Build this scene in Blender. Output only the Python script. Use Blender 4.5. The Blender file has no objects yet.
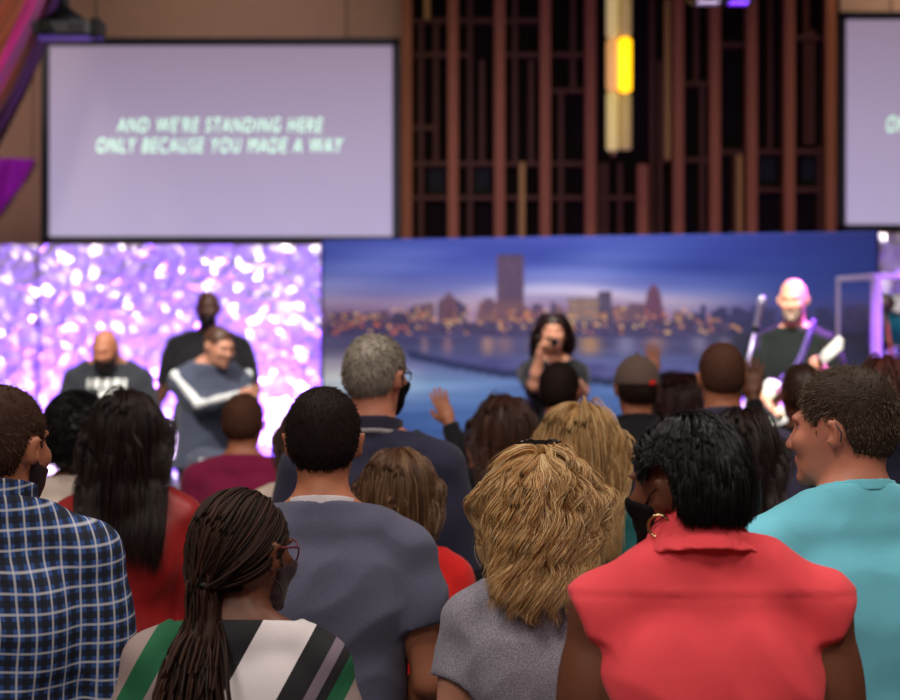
import bpy, math, random
import numpy as np
from mathutils import Vector, Matrix, Euler

SC = bpy.context.scene
COL = SC.collection
RNG = np.random.default_rng(7)
F = 85.0 / 36.0 * 900.0            # focal length in pixels of the 900 px frame
CAMZ = 1.80

def wx(px, D): return (px - 450.0) / F * D
def wz(py, D): return CAMZ - (py - 350.0) / F * D
def lin(c):
    c = c / 255.0
    return c / 12.92 if c <= 0.04045 else ((c + 0.055) / 1.055) ** 2.4
def rgb(r, g, b): return (lin(r), lin(g), lin(b), 1.0)

# ------------------------------------------------------------------ nodes
class NT:
    def __init__(s, name):
        s.m = bpy.data.materials.new(name); s.m.use_nodes = True
        s.t = s.m.node_tree; s.n = s.t.nodes; s.l = s.t.links
        s.b = s.n['Principled BSDF']; s.co = None
    def put(s, sock, v):
        if hasattr(v, 'is_output'): s.l.new(v, sock)
        else: sock.default_value = v
    def obj(s):
        if s.co is None:
            s.co = s.n.new('ShaderNodeTexCoord').outputs['Object']
        return s.co
    def xyz(s, v=None):
        k = s.n.new('ShaderNodeSeparateXYZ'); s.l.new(v or s.obj(), k.inputs[0]); return k.outputs
    def math(s, op, a, b=0.0, c=0.0):
        k = s.n.new('ShaderNodeMath'); k.operation = op
        s.put(k.inputs[0], a); s.put(k.inputs[1], b); s.put(k.inputs[2], c); return k.outputs[0]
    def mix(s, f, a, b, mode='MIX'):
        k = s.n.new('ShaderNodeMix'); k.data_type = 'RGBA'; k.blend_type = mode
        s.put(k.inputs[0], f); s.put(k.inputs[6], a); s.put(k.inputs[7], b); return k.outputs[2]
    def noise(s, scale, detail=3.0, rough=0.55, vec=None, stretch=None):
        k = s.n.new('ShaderNodeTexNoise'); k.inputs['Scale'].default_value = scale
        k.inputs['Detail'].default_value = detail; k.inputs['Roughness'].default_value = rough
        v = vec or s.obj()
        if stretch:
            q = s.n.new('ShaderNodeMapping'); q.inputs['Scale'].default_value = stretch
            s.l.new(v, q.inputs[0]); v = q.outputs[0]
        s.l.new(v, k.inputs['Vector']); return k.outputs[0]
    def ramp(s, f, stops, interp='LINEAR'):
        k = s.n.new('ShaderNodeValToRGB'); k.color_ramp.interpolation = interp
        e = k.color_ramp.elements
        while len(e) < len(stops): e.new(0.5)
        for q, (p, c) in zip(e, stops): q.position = p; q.color = c
        s.put(k.inputs[0], f); return k.outputs[0]
    def bump(s, h, strength=0.3, dist=0.01):
        k = s.n.new('ShaderNodeBump'); k.inputs['Strength'].default_value = strength
        k.inputs['Distance'].default_value = dist; s.l.new(h, k.inputs['Height'])
        s.l.new(k.outputs[0], s.b.inputs['Normal'])
    def color(s, c): s.put(s.b.inputs['Base Color'], c)
    def set(s, **k):
        for a, v in k.items():
            s.put(s.b.inputs[a.replace('_', ' ')], v)
        return s

def dark(c, f): return (c[0] * f, c[1] * f, c[2] * f, 1.0)

def cloth(name, c, var=0.15, rough=0.85, scale=60, sheen=0.15, weave=420, heather=0.0):
    t = NT(name)
    f = t.noise(scale, 3)
    col = t.mix(t.ramp(f, [(0.3, (0, 0, 0, 1)), (0.7, (1, 1, 1, 1))]), dark(c, 1 - var), dark(c, 1 + var))
    if heather:
        g = t.noise(330, 2, 0.7)
        col = t.mix(t.ramp(g, [(0.42, (0, 0, 0, 1)), (0.62, (1, 1, 1, 1))]), dark(c, 1 - heather), dark(c, 1 + heather))
    t.color(col); t.set(Roughness=rough, Sheen_Weight=sheen); t.b.inputs['Specular IOR Level'].default_value = .5 if rough < .6 else .2
    t.bump(t.noise(weave, 2), 0.18, 0.002)
    return t.m

def skin(name, c, rough=0.5):
    t = NT(name)
    f = t.noise(28, 4)
    col = t.mix(f, dark(c, 0.86), (c[0] * 1.12, c[1] * 1.06, c[2] * 1.03, 1))
    t.color(col); t.set(Roughness=rough, Subsurface_Weight=0.08, Subsurface_Scale=0.01)
    t.b.inputs['Subsurface Radius'].default_value = (1.0, 0.35, 0.2)
    t.bump(t.noise(350, 2), 0.08, 0.002)
    return t.m

def hairmat(name, c1, c2, rough=0.42, c3=None, spec=.4):
    t = NT(name)
    g = t.n.new('ShaderNodeNewGeometry')
    r = g.outputs['Random Per Island']
    st = [(0.0, c1), (1.0, c2)] if c3 is None else [(0.0, c1), (0.55, c2), (1.0, c3)]
    col = t.ramp(r, st)
    t.color(t.mix(t.math('MULTIPLY', t.noise(90, 2), 0.5), col, dark(c1, 0.75)))
    t.set(Roughness=rough); t.b.inputs['Specular IOR Level'].default_value = spec
    return t.m

def plain(name, c, rough=0.5, metal=0.0, nscale=30, var=0.08, bump=0.0, spec=.5):
    t = NT(name)
    t.color(t.mix(t.noise(nscale, 3), dark(c, 1 - var), dark(c, 1 + var)))
    t.set(Roughness=rough, Metallic=metal); t.b.inputs['Specular IOR Level'].default_value = spec
    if bump: t.bump(t.noise(nscale * 4, 2), bump, 0.004)
    return t.m

def glow(name, c, power):
    t = NT(name)
    t.color(c); t.put(t.b.inputs['Emission Color'], c); t.b.inputs['Emission Strength'].default_value = power
    return t.m

# ------------------------------------------------------------------ meshes
def link_mesh(name, V, Fc, mat=None, parent=None, smooth=True):
    me = bpy.data.meshes.new(name)
    V = np.asarray(V, dtype=np.float32)
    if isinstance(Fc, np.ndarray):
        n, k = Fc.shape
        me.vertices.add(len(V)); me.vertices.foreach_set('co', V.ravel())
        me.loops.add(n * k); me.loops.foreach_set('vertex_index', Fc.astype(np.int32).ravel())
        me.polygons.add(n)
        me.polygons.foreach_set('loop_start', np.arange(0, n * k, k, dtype=np.int32))
        me.polygons.foreach_set('loop_total', np.full(n, k, dtype=np.int32))
        me.update(calc_edges=True); me.validate()
    else:
        me.from_pydata([tuple(map(float, v)) for v in V], [], [tuple(int(i) for i in f) for f in Fc]); me.update()
    if smooth: me.polygons.foreach_set('use_smooth', np.ones(len(me.polygons), dtype=bool))
    if mat: me.materials.append(mat)
    o = bpy.data.objects.new(name, me); COL.objects.link(o)
    if parent: o.parent = parent
    return o

def tag(o, label=None, cat=None, group=None, kind=None):
    if label: o['label'] = label
    if cat: o['category'] = cat
    if group: o['group'] = group
    if kind: o['kind'] = kind
    return o

def empty(name, loc=(0, 0, 0), rz=0.0):
    o = bpy.data.objects.new(name, None); COL.objects.link(o)
    o.location = loc; o.rotation_euler = (0, 0, rz); o.empty_display_size = 0.1
    return o

class MB:
    """collects shapes for one mesh"""
    def __init__(s): s.V = []; s.F = []; s.n = 0
    def add(s, V, Fc):
        s.V.append(np.asarray(V, float)); s.F += [tuple(int(i) + s.n for i in f) for f in Fc]; s.n += len(V); return s
    def box(s, c, d, R=None, bev=0.0):
        x, y, z = d[0] / 2, d[1] / 2, d[2] / 2
        b = min(bev, x * .9, y * .9, z * .9)
        if b <= 0:
            V = np.array([[i, j, k] for i in (-x, x) for j in (-y, y) for k in (-z, z)])
            Fc = [(0, 1, 3, 2), (4, 6, 7, 5), (0, 4, 5, 1), (2, 3, 7, 6), (0, 2, 6, 4), (1, 5, 7, 3)]
        else:
            V = []; idx = {}
            for i in (-1, 1):
                for j in (-1, 1):
                    for k in (-1, 1):
                        for a in range(3):
                            v = [i * (x - b), j * (y - b), k * (z - b)]
                            v[a] += (i, j, k)[a] * b
                            idx[(i, j, k, a)] = len(V); V.append(v)
            Fc = []
            S = (-1, 1)
            for i in S:
                q = [idx[(i, -1, -1, 0)], idx[(i, 1, -1, 0)], idx[(i, 1, 1, 0)], idx[(i, -1, 1, 0)]]; Fc.append(q if i > 0 else q[::-1])
                q = [idx[(-1, i, -1, 1)], idx[(1, i, -1, 1)], idx[(1, i, 1, 1)], idx[(-1, i, 1, 1)]]; Fc.append(q if i < 0 else q[::-1])
                q = [idx[(-1, -1, i, 2)], idx[(1, -1, i, 2)], idx[(1, 1, i, 2)], idx[(-1, 1, i, 2)]]; Fc.append(q if i > 0 else q[::-1])
            for i in S:
                for j in S:
                    q = [idx[(i, j, -1, 0)], idx[(i, j, 1, 0)], idx[(i, j, 1, 1)], idx[(i, j, -1, 1)]]; Fc.append(q if i * j < 0 else q[::-1])
                    q = [idx[(i, -1, j, 0)], idx[(i, 1, j, 0)], idx[(i, 1, j, 2)], idx[(i, -1, j, 2)]]; Fc.append(q if i * j > 0 else q[::-1])
                    q = [idx[(-1, i, j, 1)], idx[(1, i, j, 1)], idx[(1, i, j, 2)], idx[(-1, i, j, 2)]]; Fc.append(q if i * j < 0 else q[::-1])
                    for k in S:
                        q = [idx[(i, j, k, 0)], idx[(i, j, k, 1)], idx[(i, j, k, 2)]]; Fc.append(q if i * j * k > 0 else q[::-1])
            V = np.array(V)
        if R is not None: V = V @ np.asarray(R).T
        return s.add(V + np.asarray(c, float), Fc)
    def tube(s, pts, r, n=10, caps=True):
        pts = np.asarray(pts, float); K = len(pts)
        r = np.full(K, r) if np.isscalar(r) else np.asarray(r, float)
        T = np.gradient(pts, axis=0); T /= np.linalg.norm(T, axis=1)[:, None] + 1e-12
        ref = np.array([0, 0, 1.0]) if abs(T[0][2]) < .8 else np.array([1.0, 0, 0])
        V = []; 
        for i in range(K):
            u = ref - T[i] * (ref @ T[i]); u /= np.linalg.norm(u) + 1e-12; ref = u
            w = np.cross(T[i], u)
            for a in range(n):
                t = 2 * math.pi * a / n
                V.append(pts[i] + r[i] * (math.cos(t) * u + math.sin(t) * w))
        Fc = [(i * n + a, i * n + (a + 1) % n, (i + 1) * n + (a + 1) % n, (i + 1) * n + a) for i in range(K - 1) for a in range(n)]
        if caps: Fc += [tuple(range(n))[::-1], tuple((K - 1) * n + a for a in range(n))]
        return s.add(V, Fc)
    def ring(s, c, R, r, axis=(0, 0, 1), n=28, m=8, arc=2 * math.pi):
        q = Vector((0, 0, 1)).rotation_difference(Vector(axis)).to_matrix(); q = np.array(q)
        V = []; full = arc > 6.2
        N = n if full else n + 1
        for i in range(N):
            a = arc * i / n
            for j in range(m):
                b = 2 * math.pi * j / m
                V.append([(R + r * math.cos(b)) * math.cos(a), (R + r * math.cos(b)) * math.sin(a), r * math.sin(b)])
        Fc = [(i * m + j, ((i + 1) % N) * m + j, ((i + 1) % N) * m + (j + 1) % m, i * m + (j + 1) % m) for i in range(n) for j in range(m)]
        return s.add(np.array(V) @ q.T + np.asarray(c, float), Fc)
    def lathe(s, prof, c=(0, 0, 0), n=24, R=None):
        V = []; K = len(prof)
        for (r, z) in prof:
            for a in range(n):
                t = 2 * math.pi * a / n; V.append([r * math.cos(t), r * math.sin(t), z])
        V = np.array(V)
        Fc = [(i * n + a, i * n + (a + 1) % n, (i + 1) * n + (a + 1) % n, (i + 1) * n + a) for i in range(K - 1) for a in range(n)]
        Fc += [tuple(range(n))[::-1], tuple((K - 1) * n + a for a in range(n))]
        if R is not None: V = V @ np.asarray(R).T
        return s.add(V + np.asarray(c, float), Fc)
    def ball(s, c, r, n=16, m=10):
        r = np.ones(3) * r
        V = [[0, 0, -1]]
        for i in range(1, m):
            p = math.pi * i / m - math.pi / 2
            for a in range(n):
                t = 2 * math.pi * a / n; V.append([math.cos(p) * math.cos(t), math.cos(p) * math.sin(t), math.sin(p)])
        V.append([0, 0, 1]); L = len(V) - 1
        Fc = [(0, 1 + (a + 1) % n, 1 + a) for a in range(n)]
        for i in range(m - 2):
            b = 1 + i * n
            Fc += [(b + a, b + (a + 1) % n, b + n + (a + 1) % n, b + n + a) for a in range(n)]
        b = 1 + (m - 2) * n
        Fc += [(b + a, b + (a + 1) % n, L) for a in range(n)]
        return s.add(np.array(V) * r + np.asarray(c, float), Fc)
    def prism(s, poly, y0, y1):
        """polygon in xz extruded along y"""
        n = len(poly)
        V = [[p[0], y0, p[1]] for p in poly] + [[p[0], y1, p[1]] for p in poly]
        Fc = [tuple(range(n)), tuple(range(2 * n - 1, n - 1, -1))] + [(i, n + i, n + (i + 1) % n, (i + 1) % n) for i in range(n)]
        return s.add(V, Fc)
    def build(s, name, mat, parent=None, smooth=False):
        o = link_mesh(name, np.concatenate(s.V), s.F, mat, parent, smooth)
        import bmesh
        b = bmesh.new(); b.from_mesh(o.data); bmesh.ops.recalc_face_normals(b, faces=b.faces[:]); b.to_mesh(o.data); b.free()
        return o

# ------------------------------------------------------------------ distance fields
def vlen(P): return np.sqrt(np.einsum('...i,...i->...', P, P))
def smin(a, b, k):
    h = np.clip(.5 + .5 * (b - a) / k, 0, 1); return b + (a - b) * h - k * h * (1 - h)
def smax(a, b, k): return -smin(-a, -b, k)
def ell(P, c, r, R=None):
    q = P - np.asarray(c, float)
    if R is not None: q = q @ R
    r = np.asarray(r, float)
    k0 = vlen(q / r); k1 = vlen(q / (r * r)); return k0 * (k0 - 1) / np.maximum(k1, 1e-9)
def cone(P, a, b, ra, rb):
    a = np.asarray(a, float); ba = np.asarray(b, float) - a
    t = np.clip(((P - a) @ ba) / (ba @ ba), 0, 1)
    return vlen(P - a - t[..., None] * ba) - (ra + (rb - ra) * t)

def surface_net(f, lo, hi, h):
    """closed quad mesh of f = 0, sampled finely only near the surface"""
    lo = np.asarray(lo, float); B = 4; H = B * h
    n = np.maximum(np.ceil((np.asarray(hi) - lo) / H).astype(int), 2)
    cx = [lo[i] + (np.arange(n[i]) + .5) * H - .5 * h for i in range(3)]
    G = np.stack(np.meshgrid(*cx, indexing='ij'), -1)
    d = f(G.reshape(-1, 3)).reshape(n)
    D = np.repeat(np.repeat(np.repeat(d, B, 0), B, 1), B, 2).astype(np.float32)
    act = np.argwhere(np.abs(d) < H * 1.5)
    o = np.stack(np.meshgrid(*[np.arange(B)] * 3, indexing='ij'), -1).reshape(-1, 3)
    idx = (act[:, None, :] * B + o[None]).reshape(-1, 3)
    P = lo + idx * h
    out = np.empty(len(P), np.float32)
    for s in range(0, len(P), 400000): out[s:s + 400000] = f(P[s:s + 400000])
    D[idx[:, 0], idx[:, 1], idx[:, 2]] = out
    D[0] = D[-1] = 1; D[:, 0] = D[:, -1] = 1; D[:, :, 0] = D[:, :, -1] = 1
    S = D < 0
    c = np.zeros(tuple(np.array(D.shape) - 1), np.int8)
    for i in (0, 1):
        for j in (0, 1):
            for k in (0, 1):
                c += S[i:S.shape[0] - 1 + i, j:S.shape[1] - 1 + j, k:S.shape[2] - 1 + k]
    cells = np.argwhere((c > 0) & (c < 8))
    vid = np.full(c.shape, -1, np.int32); vid[cells[:, 0], cells[:, 1], cells[:, 2]] = np.arange(len(cells))
    acc = np.zeros((len(cells), 3)); cnt = np.zeros(len(cells))
    corners = [(i, j, k) for i in (0, 1) for j in (0, 1) for k in (0, 1)]
    for a in corners:
        for ax in range(3):
            if a[ax]: continue
            b = list(a); b[ax] = 1
            A = D[cells[:, 0] + a[0], cells[:, 1] + a[1], cells[:, 2] + a[2]]
            Bv = D[cells[:, 0] + b[0], cells[:, 1] + b[1], cells[:, 2] + b[2]]
            m = (A < 0) != (Bv < 0)
            t = A[m] / (A[m] - Bv[m])
            p = np.tile(np.array(a, float), (m.sum(), 1)); p[:, ax] += t
            acc[m] += p; cnt[m] += 1
    V = lo + (cells + acc / cnt[:, None]) * h
    quads = []
    for ax in range(3):
        sl0 = [slice(None)] * 3; sl1 = [slice(None)] * 3
        sl0[ax] = slice(0, -1); sl1[ax] = slice(1, None)
        a = S[tuple(sl0)]; b = S[tuple(sl1)]
        for flip, mask in ((False, a & ~b), (True, ~a & b)):
            e = np.argwhere(mask)
            u, v = (ax + 1) % 3, (ax + 2) % 3
            e = e[(e[:, u] > 0) & (e[:, v] > 0) & (e[:, u] < D.shape[u] - 1) & (e[:, v] < D.shape[v] - 1)]
            def g(du, dv):
                q = e.copy(); q[:, u] -= du; q[:, v] -= dv; return vid[q[:, 0], q[:, 1], q[:, 2]]
            Q = np.stack([g(1, 1), g(0, 1), g(0, 0), g(1, 0)], 1)
            quads.append(Q[:, ::-1] if flip else Q)
    Q = np.concatenate(quads); Q = Q[(Q >= 0).all(1)]
    return V, Q

def wrinkle(seed, amp, freq, stretch=(1, 1, 1), n=7):
    r = np.random.default_rng(seed); W = []
    for i in range(n):
        d = r.normal(size=3) * np.array(stretch); d /= np.linalg.norm(d)
        W.append((d * freq * r.uniform(.6, 1.6), r.uniform(0, 6.28), r.uniform(.5, 1)))
    tot = sum(w[2] for w in W)
    def f(P):
        q = P + .02 * np.sin(P[:, [2, 0, 1]] * 17 + seed)
        s = 0
        for k, ph, a in W: s = s + a * np.sin(q @ k + ph)
        s = s / tot
        return amp * (np.abs(s) * 2.2 - .7)
    return f
# ------------------------------------------------------------------ people
def rotm(yaw=0, pitch=0, roll=0):
    """head turn: yaw to the left is positive, pitch down is positive"""
    return np.array(Euler((-math.radians(pitch), math.radians(roll), math.radians(yaw)), 'XYZ').to_matrix())

class Body:
    def __init__(s, H=1.72, sex='m', sw=None, girth=1.0, yaw=0, pitch=0, roll=0, seat=None, joints=None, lean=0.0, hs=None, neck=1.0, trap=.006, headx=0.0, hd=(0, 0), shz=.79):
        s.H = H; s.sex = sex; m = sex == 'm'
        s.sw = sw or (.185 if m else .158)
        s.g = girth
        s.dz = 0.0 if seat is None else (.52 * H - (seat + .085))
        dz = s.dz; k = H / 1.72
        s.hs = hs or (0.228 + (H - 1.7) * .03) / .23
        s.k = k
        Z = lambda f: f * H - dz
        s.zs = Z(shz)
        J = {}
        for q, sg in (('L', -1), ('R', 1)):
            J['sh' + q] = (sg * s.sw, -.005, s.zs)
            J['el' + q] = (sg * (s.sw + .055), -.02, Z(.615))
            J['wr' + q] = (sg * (s.sw + .045), .07, Z(.475))
            J['hip' + q] = (sg * .088 * k, 0, Z(.52))
            if seat is None:
                J['kn' + q] = (sg * .095 * k, .012, .285 * H); J['an' + q] = (sg * .10 * k, -.02, .05 * H)
            else:
                J['kn' + q] = (sg * .15, .43, seat + .02); J['an' + q] = (sg * .15, .36, .05 * H)
        J['curl'] = .5
        if joints: J.update(joints)
        s.J = {a: (np.array(b, float) if isinstance(b, (tuple, list)) else b) for a, b in J.items()}
        zf = np.array([.44, .48, .52, .56, .60, .64, .68, .72, .76, .79, .815])
        if m:
            a = np.array([.150, .168, .170, .160, .152, .155, .165, .172, .168, .150, .11])
            b = np.array([.100, .115, .118, .112, .110, .113, .120, .124, .116, .098, .07])
        else:
            a = np.array([.155, .178, .180, .160, .136, .134, .143, .150, .146, .128, .095])
            b = np.array([.100, .118, .118, .105, .098, .100, .106, .108, .102, .086, .065])
        yc = np.array([0, -.005, -.005, .0, .005, .008, .006, .0, -.006, -.012, -.016])
        gz = 1 + (girth - 1) * np.array([1, 1, 1, 1, 1, 1, 1, .9, .7, .4, .2])
        zz = np.linspace(.44, .815, 160)
        def sm(v):
            v = np.interp(zz, zf, v); w = np.hanning(25); w /= w.sum()
            return np.convolve(np.pad(v, 12, 'edge'), w, 'valid')
        s.tz = zz * H - dz; s.ta = sm(a * gz) * (s.sw / (.185 if m else .158)) ** .5 * k; s.tb = sm(b * (1 + (gz - 1) * 1.2)) * k; s.ty = sm(yc) + lean * (zz - .5)
        s.lean = lean; s.trap = trap
        s.nb = np.array([0, -.022 + lean * .33, Z(.825)])
        s.hc = np.array([headx, .018 + lean * .40 + hd[0], H - dz - .115 * s.hs + hd[1]])
        s.R = rotm(yaw, pitch, roll)
        piv = s.hc + np.array([0, -.02, -.07 * s.hs])
        s.hc = piv + s.R @ (s.hc - piv)
        s.nr = (.060 if m else .050) * neck
        s.nt = piv + np.array([0, .0, .0])
    # head-local coordinates
    def hl(s, P): return ((P - s.hc) @ s.R) / s.hs
    def hw(s, Q): return (np.asarray(Q, float) * s.hs) @ s.R.T + s.hc
    def cranium(s, P):
        q = s.hl(P)
        d = ell(q, (0, -.016, .026), (.0745, .096, .089))
        return smin(d, ell(q, (0, -.032, -.015), (.063, .070, .068)), .03) * s.hs
    def head(s, P):
        q = s.hl(P); qa = q * np.array([1, 1, 1]); qa = qa.copy(); qa[:, 0] = np.abs(qa[:, 0])
        d = ell(q, (0, -.016, .026), (.0745, .096, .089))
        d = smin(d, ell(q, (0, -.032, -.015), (.063, .070, .068)), .03)
        d = smin(d, ell(q, (0, .034, -.028), (.060, .062, .080)), .03)
        d = smin(d, ell(q, (0, .042, -.078), (.047 if s.sex == 'm' else .042, .048, .036)), .025)
        d = smin(d, ell(qa, (.033, .074, -.022), (.026, .022, .022)), .02)
        d = smin(d, ell(q, (0, .086, .026), (.050, .012, .010)), .018)
        d = smax(d, -ell(qa, (.031, .098, .006), (.018, .018, .011)), .012)
        d = smin(d, cone(q, (0, .094, .010), (0, .113, -.028), .006, .011), .010)
        d = smin(d, ell(qa, (.011, .103, -.031), (.009, .010, .008)), .008)
        d = smin(d, ell(q, (0, .094, -.056), (.023, .009, .006)), .007)
        d = smin(d, ell(q, (0, .093, -.067), (.020, .009, .0065)), .007)
        d = smin(d, ell(q, (0, .084, -.096), (.020, .018, .016)), .015)
        e = ell(qa, (.083, -.012, -.008), (.0085, .020, .032), np.array(Euler((-.15, .22, -.55), 'XYZ').to_matrix()))
        e = smax(e, -ell(qa, (.092, -.003, -.006), (.007, .009, .017)), .005)
        d = smin(d, e, .008)
        return d * s.hs
    def neck(s, P, off=0.0):
        return cone(P, s.nb, s.nt, s.nr * 1.08 + off, s.nr * .93 + off)
    def torso(s, P):
        z = P[:, 2]
        a = np.interp(z, s.tz, s.ta); b = np.interp(z, s.tz, s.tb); yc = np.interp(z, s.tz, s.ty)
        n = 2.35
        qx = np.abs(P[:, 0]) / a; qy = np.abs(P[:, 1] - yc) / b
        k = np.maximum((qx ** n + qy ** n) ** (1 / n), .25)
        g = np.maximum(k, .3) ** (1 - n) * np.sqrt((np.maximum(qx, .02) ** (n - 1) / a) ** 2 + (np.maximum(qy, .02) ** (n - 1) / b) ** 2)
        d = (k - 1) / np.maximum(g, 1.5)
        d = smax(d, z - s.tz[-1], .03); d = smax(d, s.tz[0] - z, .04)
        X = P.copy(); X[:, 0] = np.abs(X[:, 0])
        yt = s.lean * .3
        k2 = s.k
        d = smin(d, cone(X, (.035, -.022 + yt, s.H * (.832 + s.trap) - s.dz), (s.sw - .005, -.010 + yt, s.zs), .050 * k2, .056 * k2), .05)
        # shoulder blades
        d = smin(d, ell(X, (.085 * k2, -.085 * k2 + yt, s.H * .735 - s.dz), (.055, .035, .075)), .05)
        if s.sex != 'm':
            d = smin(d, ell(X, (.072 * k2, .095 * k2 * s.g + yt, s.H * .715 - s.dz), (.058, .050, .058)), .04)
        return d
    def arm(s, P, q, which='all', off=0.0):
        J = s.J; k = s.k * (1 + (s.g - 1) * .6) * (1 if s.sex == 'm' else .88)
        sh, el, wr = J['sh' + q], J['el' + q], J['wr' + q]
        u = cone(P, sh, el, .054 * k + off, .041 * k + off)
        u = smin(u, ell(P, sh + (el - sh) * .42, np.array([.046, .050, .085]) * k + off), .04) if which != 'fore' else u
        if which == 'up': return u
        m = el + (wr - el) * .35
        f = smin(cone(P, el, m, .040 * k + off, .042 * k + off), cone(P, m, wr, .042 * k + off, .027 * k + off), .02)
        if which == 'fore': return f
        return smin(u, f, .02)
    def leg(s, P, q, off=0.0):
        J = s.J; k = s.k * (1 + (s.g - 1) * .8)
        h, n, a = J['hip' + q], J['kn' + q], J['an' + q]
        d = cone(P, h, n, .085 * k + off, .056 * k + off)
        m = n + (a - n) * .3
        return smin(d, smin(cone(P, n, m, .054 * k + off, .056 * k + off), cone(P, m, a, .056 * k + off, .036 * k + off), .02), .03)
    def side(s, P, f, k=.03):
        return smin(f(P, 'L'), f(P, 'R'), k)
    def body(s, P):
        d = smin(s.torso(P), s.arm(P, 'L'), .035); d = smin(d, s.arm(P, 'R'), .035)
        d = smin(d, smin(s.neck(P), s.head(P), .022), .03)
        d = smin(d, smin(s.leg(P, 'L'), s.leg(P, 'R'), .02), .03)
        return d
    def upper(s, P): return np.minimum(smin(s.torso(P), s.neck(P), .03), s.head(P))
    def hand(s, q):
        """mesh of one hand, wrist to fingertips, posed along the forearm"""
        J = s.J; wr, el = J['wr' + q], J['el' + q]
        d = J.get('hd' + q); d = (wr - el) if d is None else d
        d = d / np.linalg.norm(d)
        pn = J.get('pn' + q); pn = np.array([-1.0 if q == 'R' else 1.0, .3, 0]) if pn is None else pn
        pn = pn - d * (pn @ d); pn /= np.linalg.norm(pn)
        w = np.cross(d, pn)                                   # across the palm
        if J.get('flip' + q, (q == 'R')): w = -w              # thumb side
        R = np.stack([w, pn, d], 1); k = (.97 if s.sex == 'm' else .88) * s.k
        curl = J.get('curl' + q, J['curl'])
        def f(P):
            X = (P - wr) @ R / k
            D = ell(X, (0, 0, .048), (.040, .015, .050))
            D = smin(D, ell(X, (.024, .008, .030), (.018, .014, .030)), .012)
            D = smin(D, cone(X, (0, 0, -.03), (0, 0, .02), .026, .025), .02)
            for i, (fx, fl, sp) in enumerate(((.028, .072, .10), (.010, .080, .02), (-.009, .074, -.06), (-.027, .058, -.16))):
                p = np.array([fx, 0, .088 if i in (1, 2) else .083]); a = curl * .35
                v = np.array([sp, 0, 1.0]); r = .0092
                for j, L in enumerate((.46, .30, .24)):
                    u = np.array([sp * math.cos(a), math.sin(a), math.cos(a)]); u /= np.linalg.norm(u)
                    e = p + u * fl * L
                    D = smin(D, cone(X, p, e, r, r * .92), .004); p = e; r *= .92; a += curl * (.9 if j == 0 else .7)
            t0 = np.array([.030, .006, .022]); t1 = np.array([.056, .012 + .01 * curl, .050]); t2 = np.array([.064 - .012 * curl, .018 + .018 * curl, .080])
            D = smin(D, cone(X, t0, t1, .013, .0105), .008); D = smin(D, cone(X, t1, t2, .0105, .009), .004)
            return D * k
        c = wr + d * .09 * k
        return surface_net(f, c - .15, c + .15, .0042)

def joined(parts):
    V = []; Q = []; n = 0
    for v, q in parts: V.append(v); Q.append(q + n); n += len(v)
    return np.concatenate(V), np.concatenate(Q)

def tubes(S, r, n=3):
    """S: strands x points x 3; r: radius per point (array) or strands x points"""
    S = np.asarray(S); N, K, _ = S.shape
    T = np.gradient(S, axis=1); T /= np.linalg.norm(T, axis=2, keepdims=True) + 1e-9
    ref = np.where(np.abs(T[..., 2:3]) < .85, np.array([0, 0, 1.0]), np.array([1.0, 0.2, 0]))
    U = np.cross(T, ref); U /= np.linalg.norm(U, axis=2, keepdims=True) + 1e-9
    W = np.cross(T, U)
    r = np.broadcast_to(r, (N, K))[..., None]
    V = np.stack([S + r * (math.cos(2 * math.pi * a / n) * U + math.sin(2 * math.pi * a / n) * W) for a in range(n)], 2)
    b = (np.arange(N)[:, None, None] * K + np.arange(K - 1)[None, :, None]) * n
    a = np.arange(n)[None, None, :]; a1 = (a + 1) % n
    Q = np.stack(np.broadcast_arrays(b + a, b + a1, b + n + a1, b + n + a), -1).reshape(-1, 4)
    return V.reshape(-1, 3), Q

HL = ([-.14, -.080, -.056, -.042, -.030, -.015, .020, .030, .045, .07, .12], [-.088, -.086, -.070, -.045, .004, .024, .026, -.004, .020, .062, .075])
def hairline(y, drop=0.0, back=0.0):
    return np.interp(y, HL[0], HL[1]) - drop + back

def cap_field(B, off, drop=0.0, extra=None, lump=None):
    def f(P):
        q = B.hl(P)
        o = off(q) if callable(off) else off
        d = B.cranium(P) - o * B.hs
        if lump is not None: d = d + lump(q * 1.0)
        c = (hairline(q[:, 1], drop) - q[:, 2]) * B.hs * .8
        return smax(d, c, .006)
    return f

def roots(B, n, rng, off=0.004, drop=0.0, cond=None):
    out = []
    tot = 0
    while tot < n:
        v = rng.normal(size=(n * 2, 3)); v /= np.linalg.norm(v, axis=1)[:, None]
        q = v * np.array([.0745, .096, .089]) + np.array([0, -.016, .026])
        m = (q[:, 2] > hairline(q[:, 1], drop) + .003)
        if cond is not None: m &= cond(q)
        q = q[m]; out.append(q); tot += len(q)
        if len(q) == 0: break
    q = np.concatenate(out)[:n]
    P = B.hw(q)
    for _ in range(3):
        d = B.cranium(P) - off; g = grad(B.cranium, P); P = P - g * d[:, None]
    return P, q

def grad(f, P, e=.002):
    g = np.stack([f(P + np.eye(3)[i] * e) - f(P - np.eye(3)[i] * e) for i in range(3)], 1)
    return g / (np.linalg.norm(g, axis=1)[:, None] + 1e-9)

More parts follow.
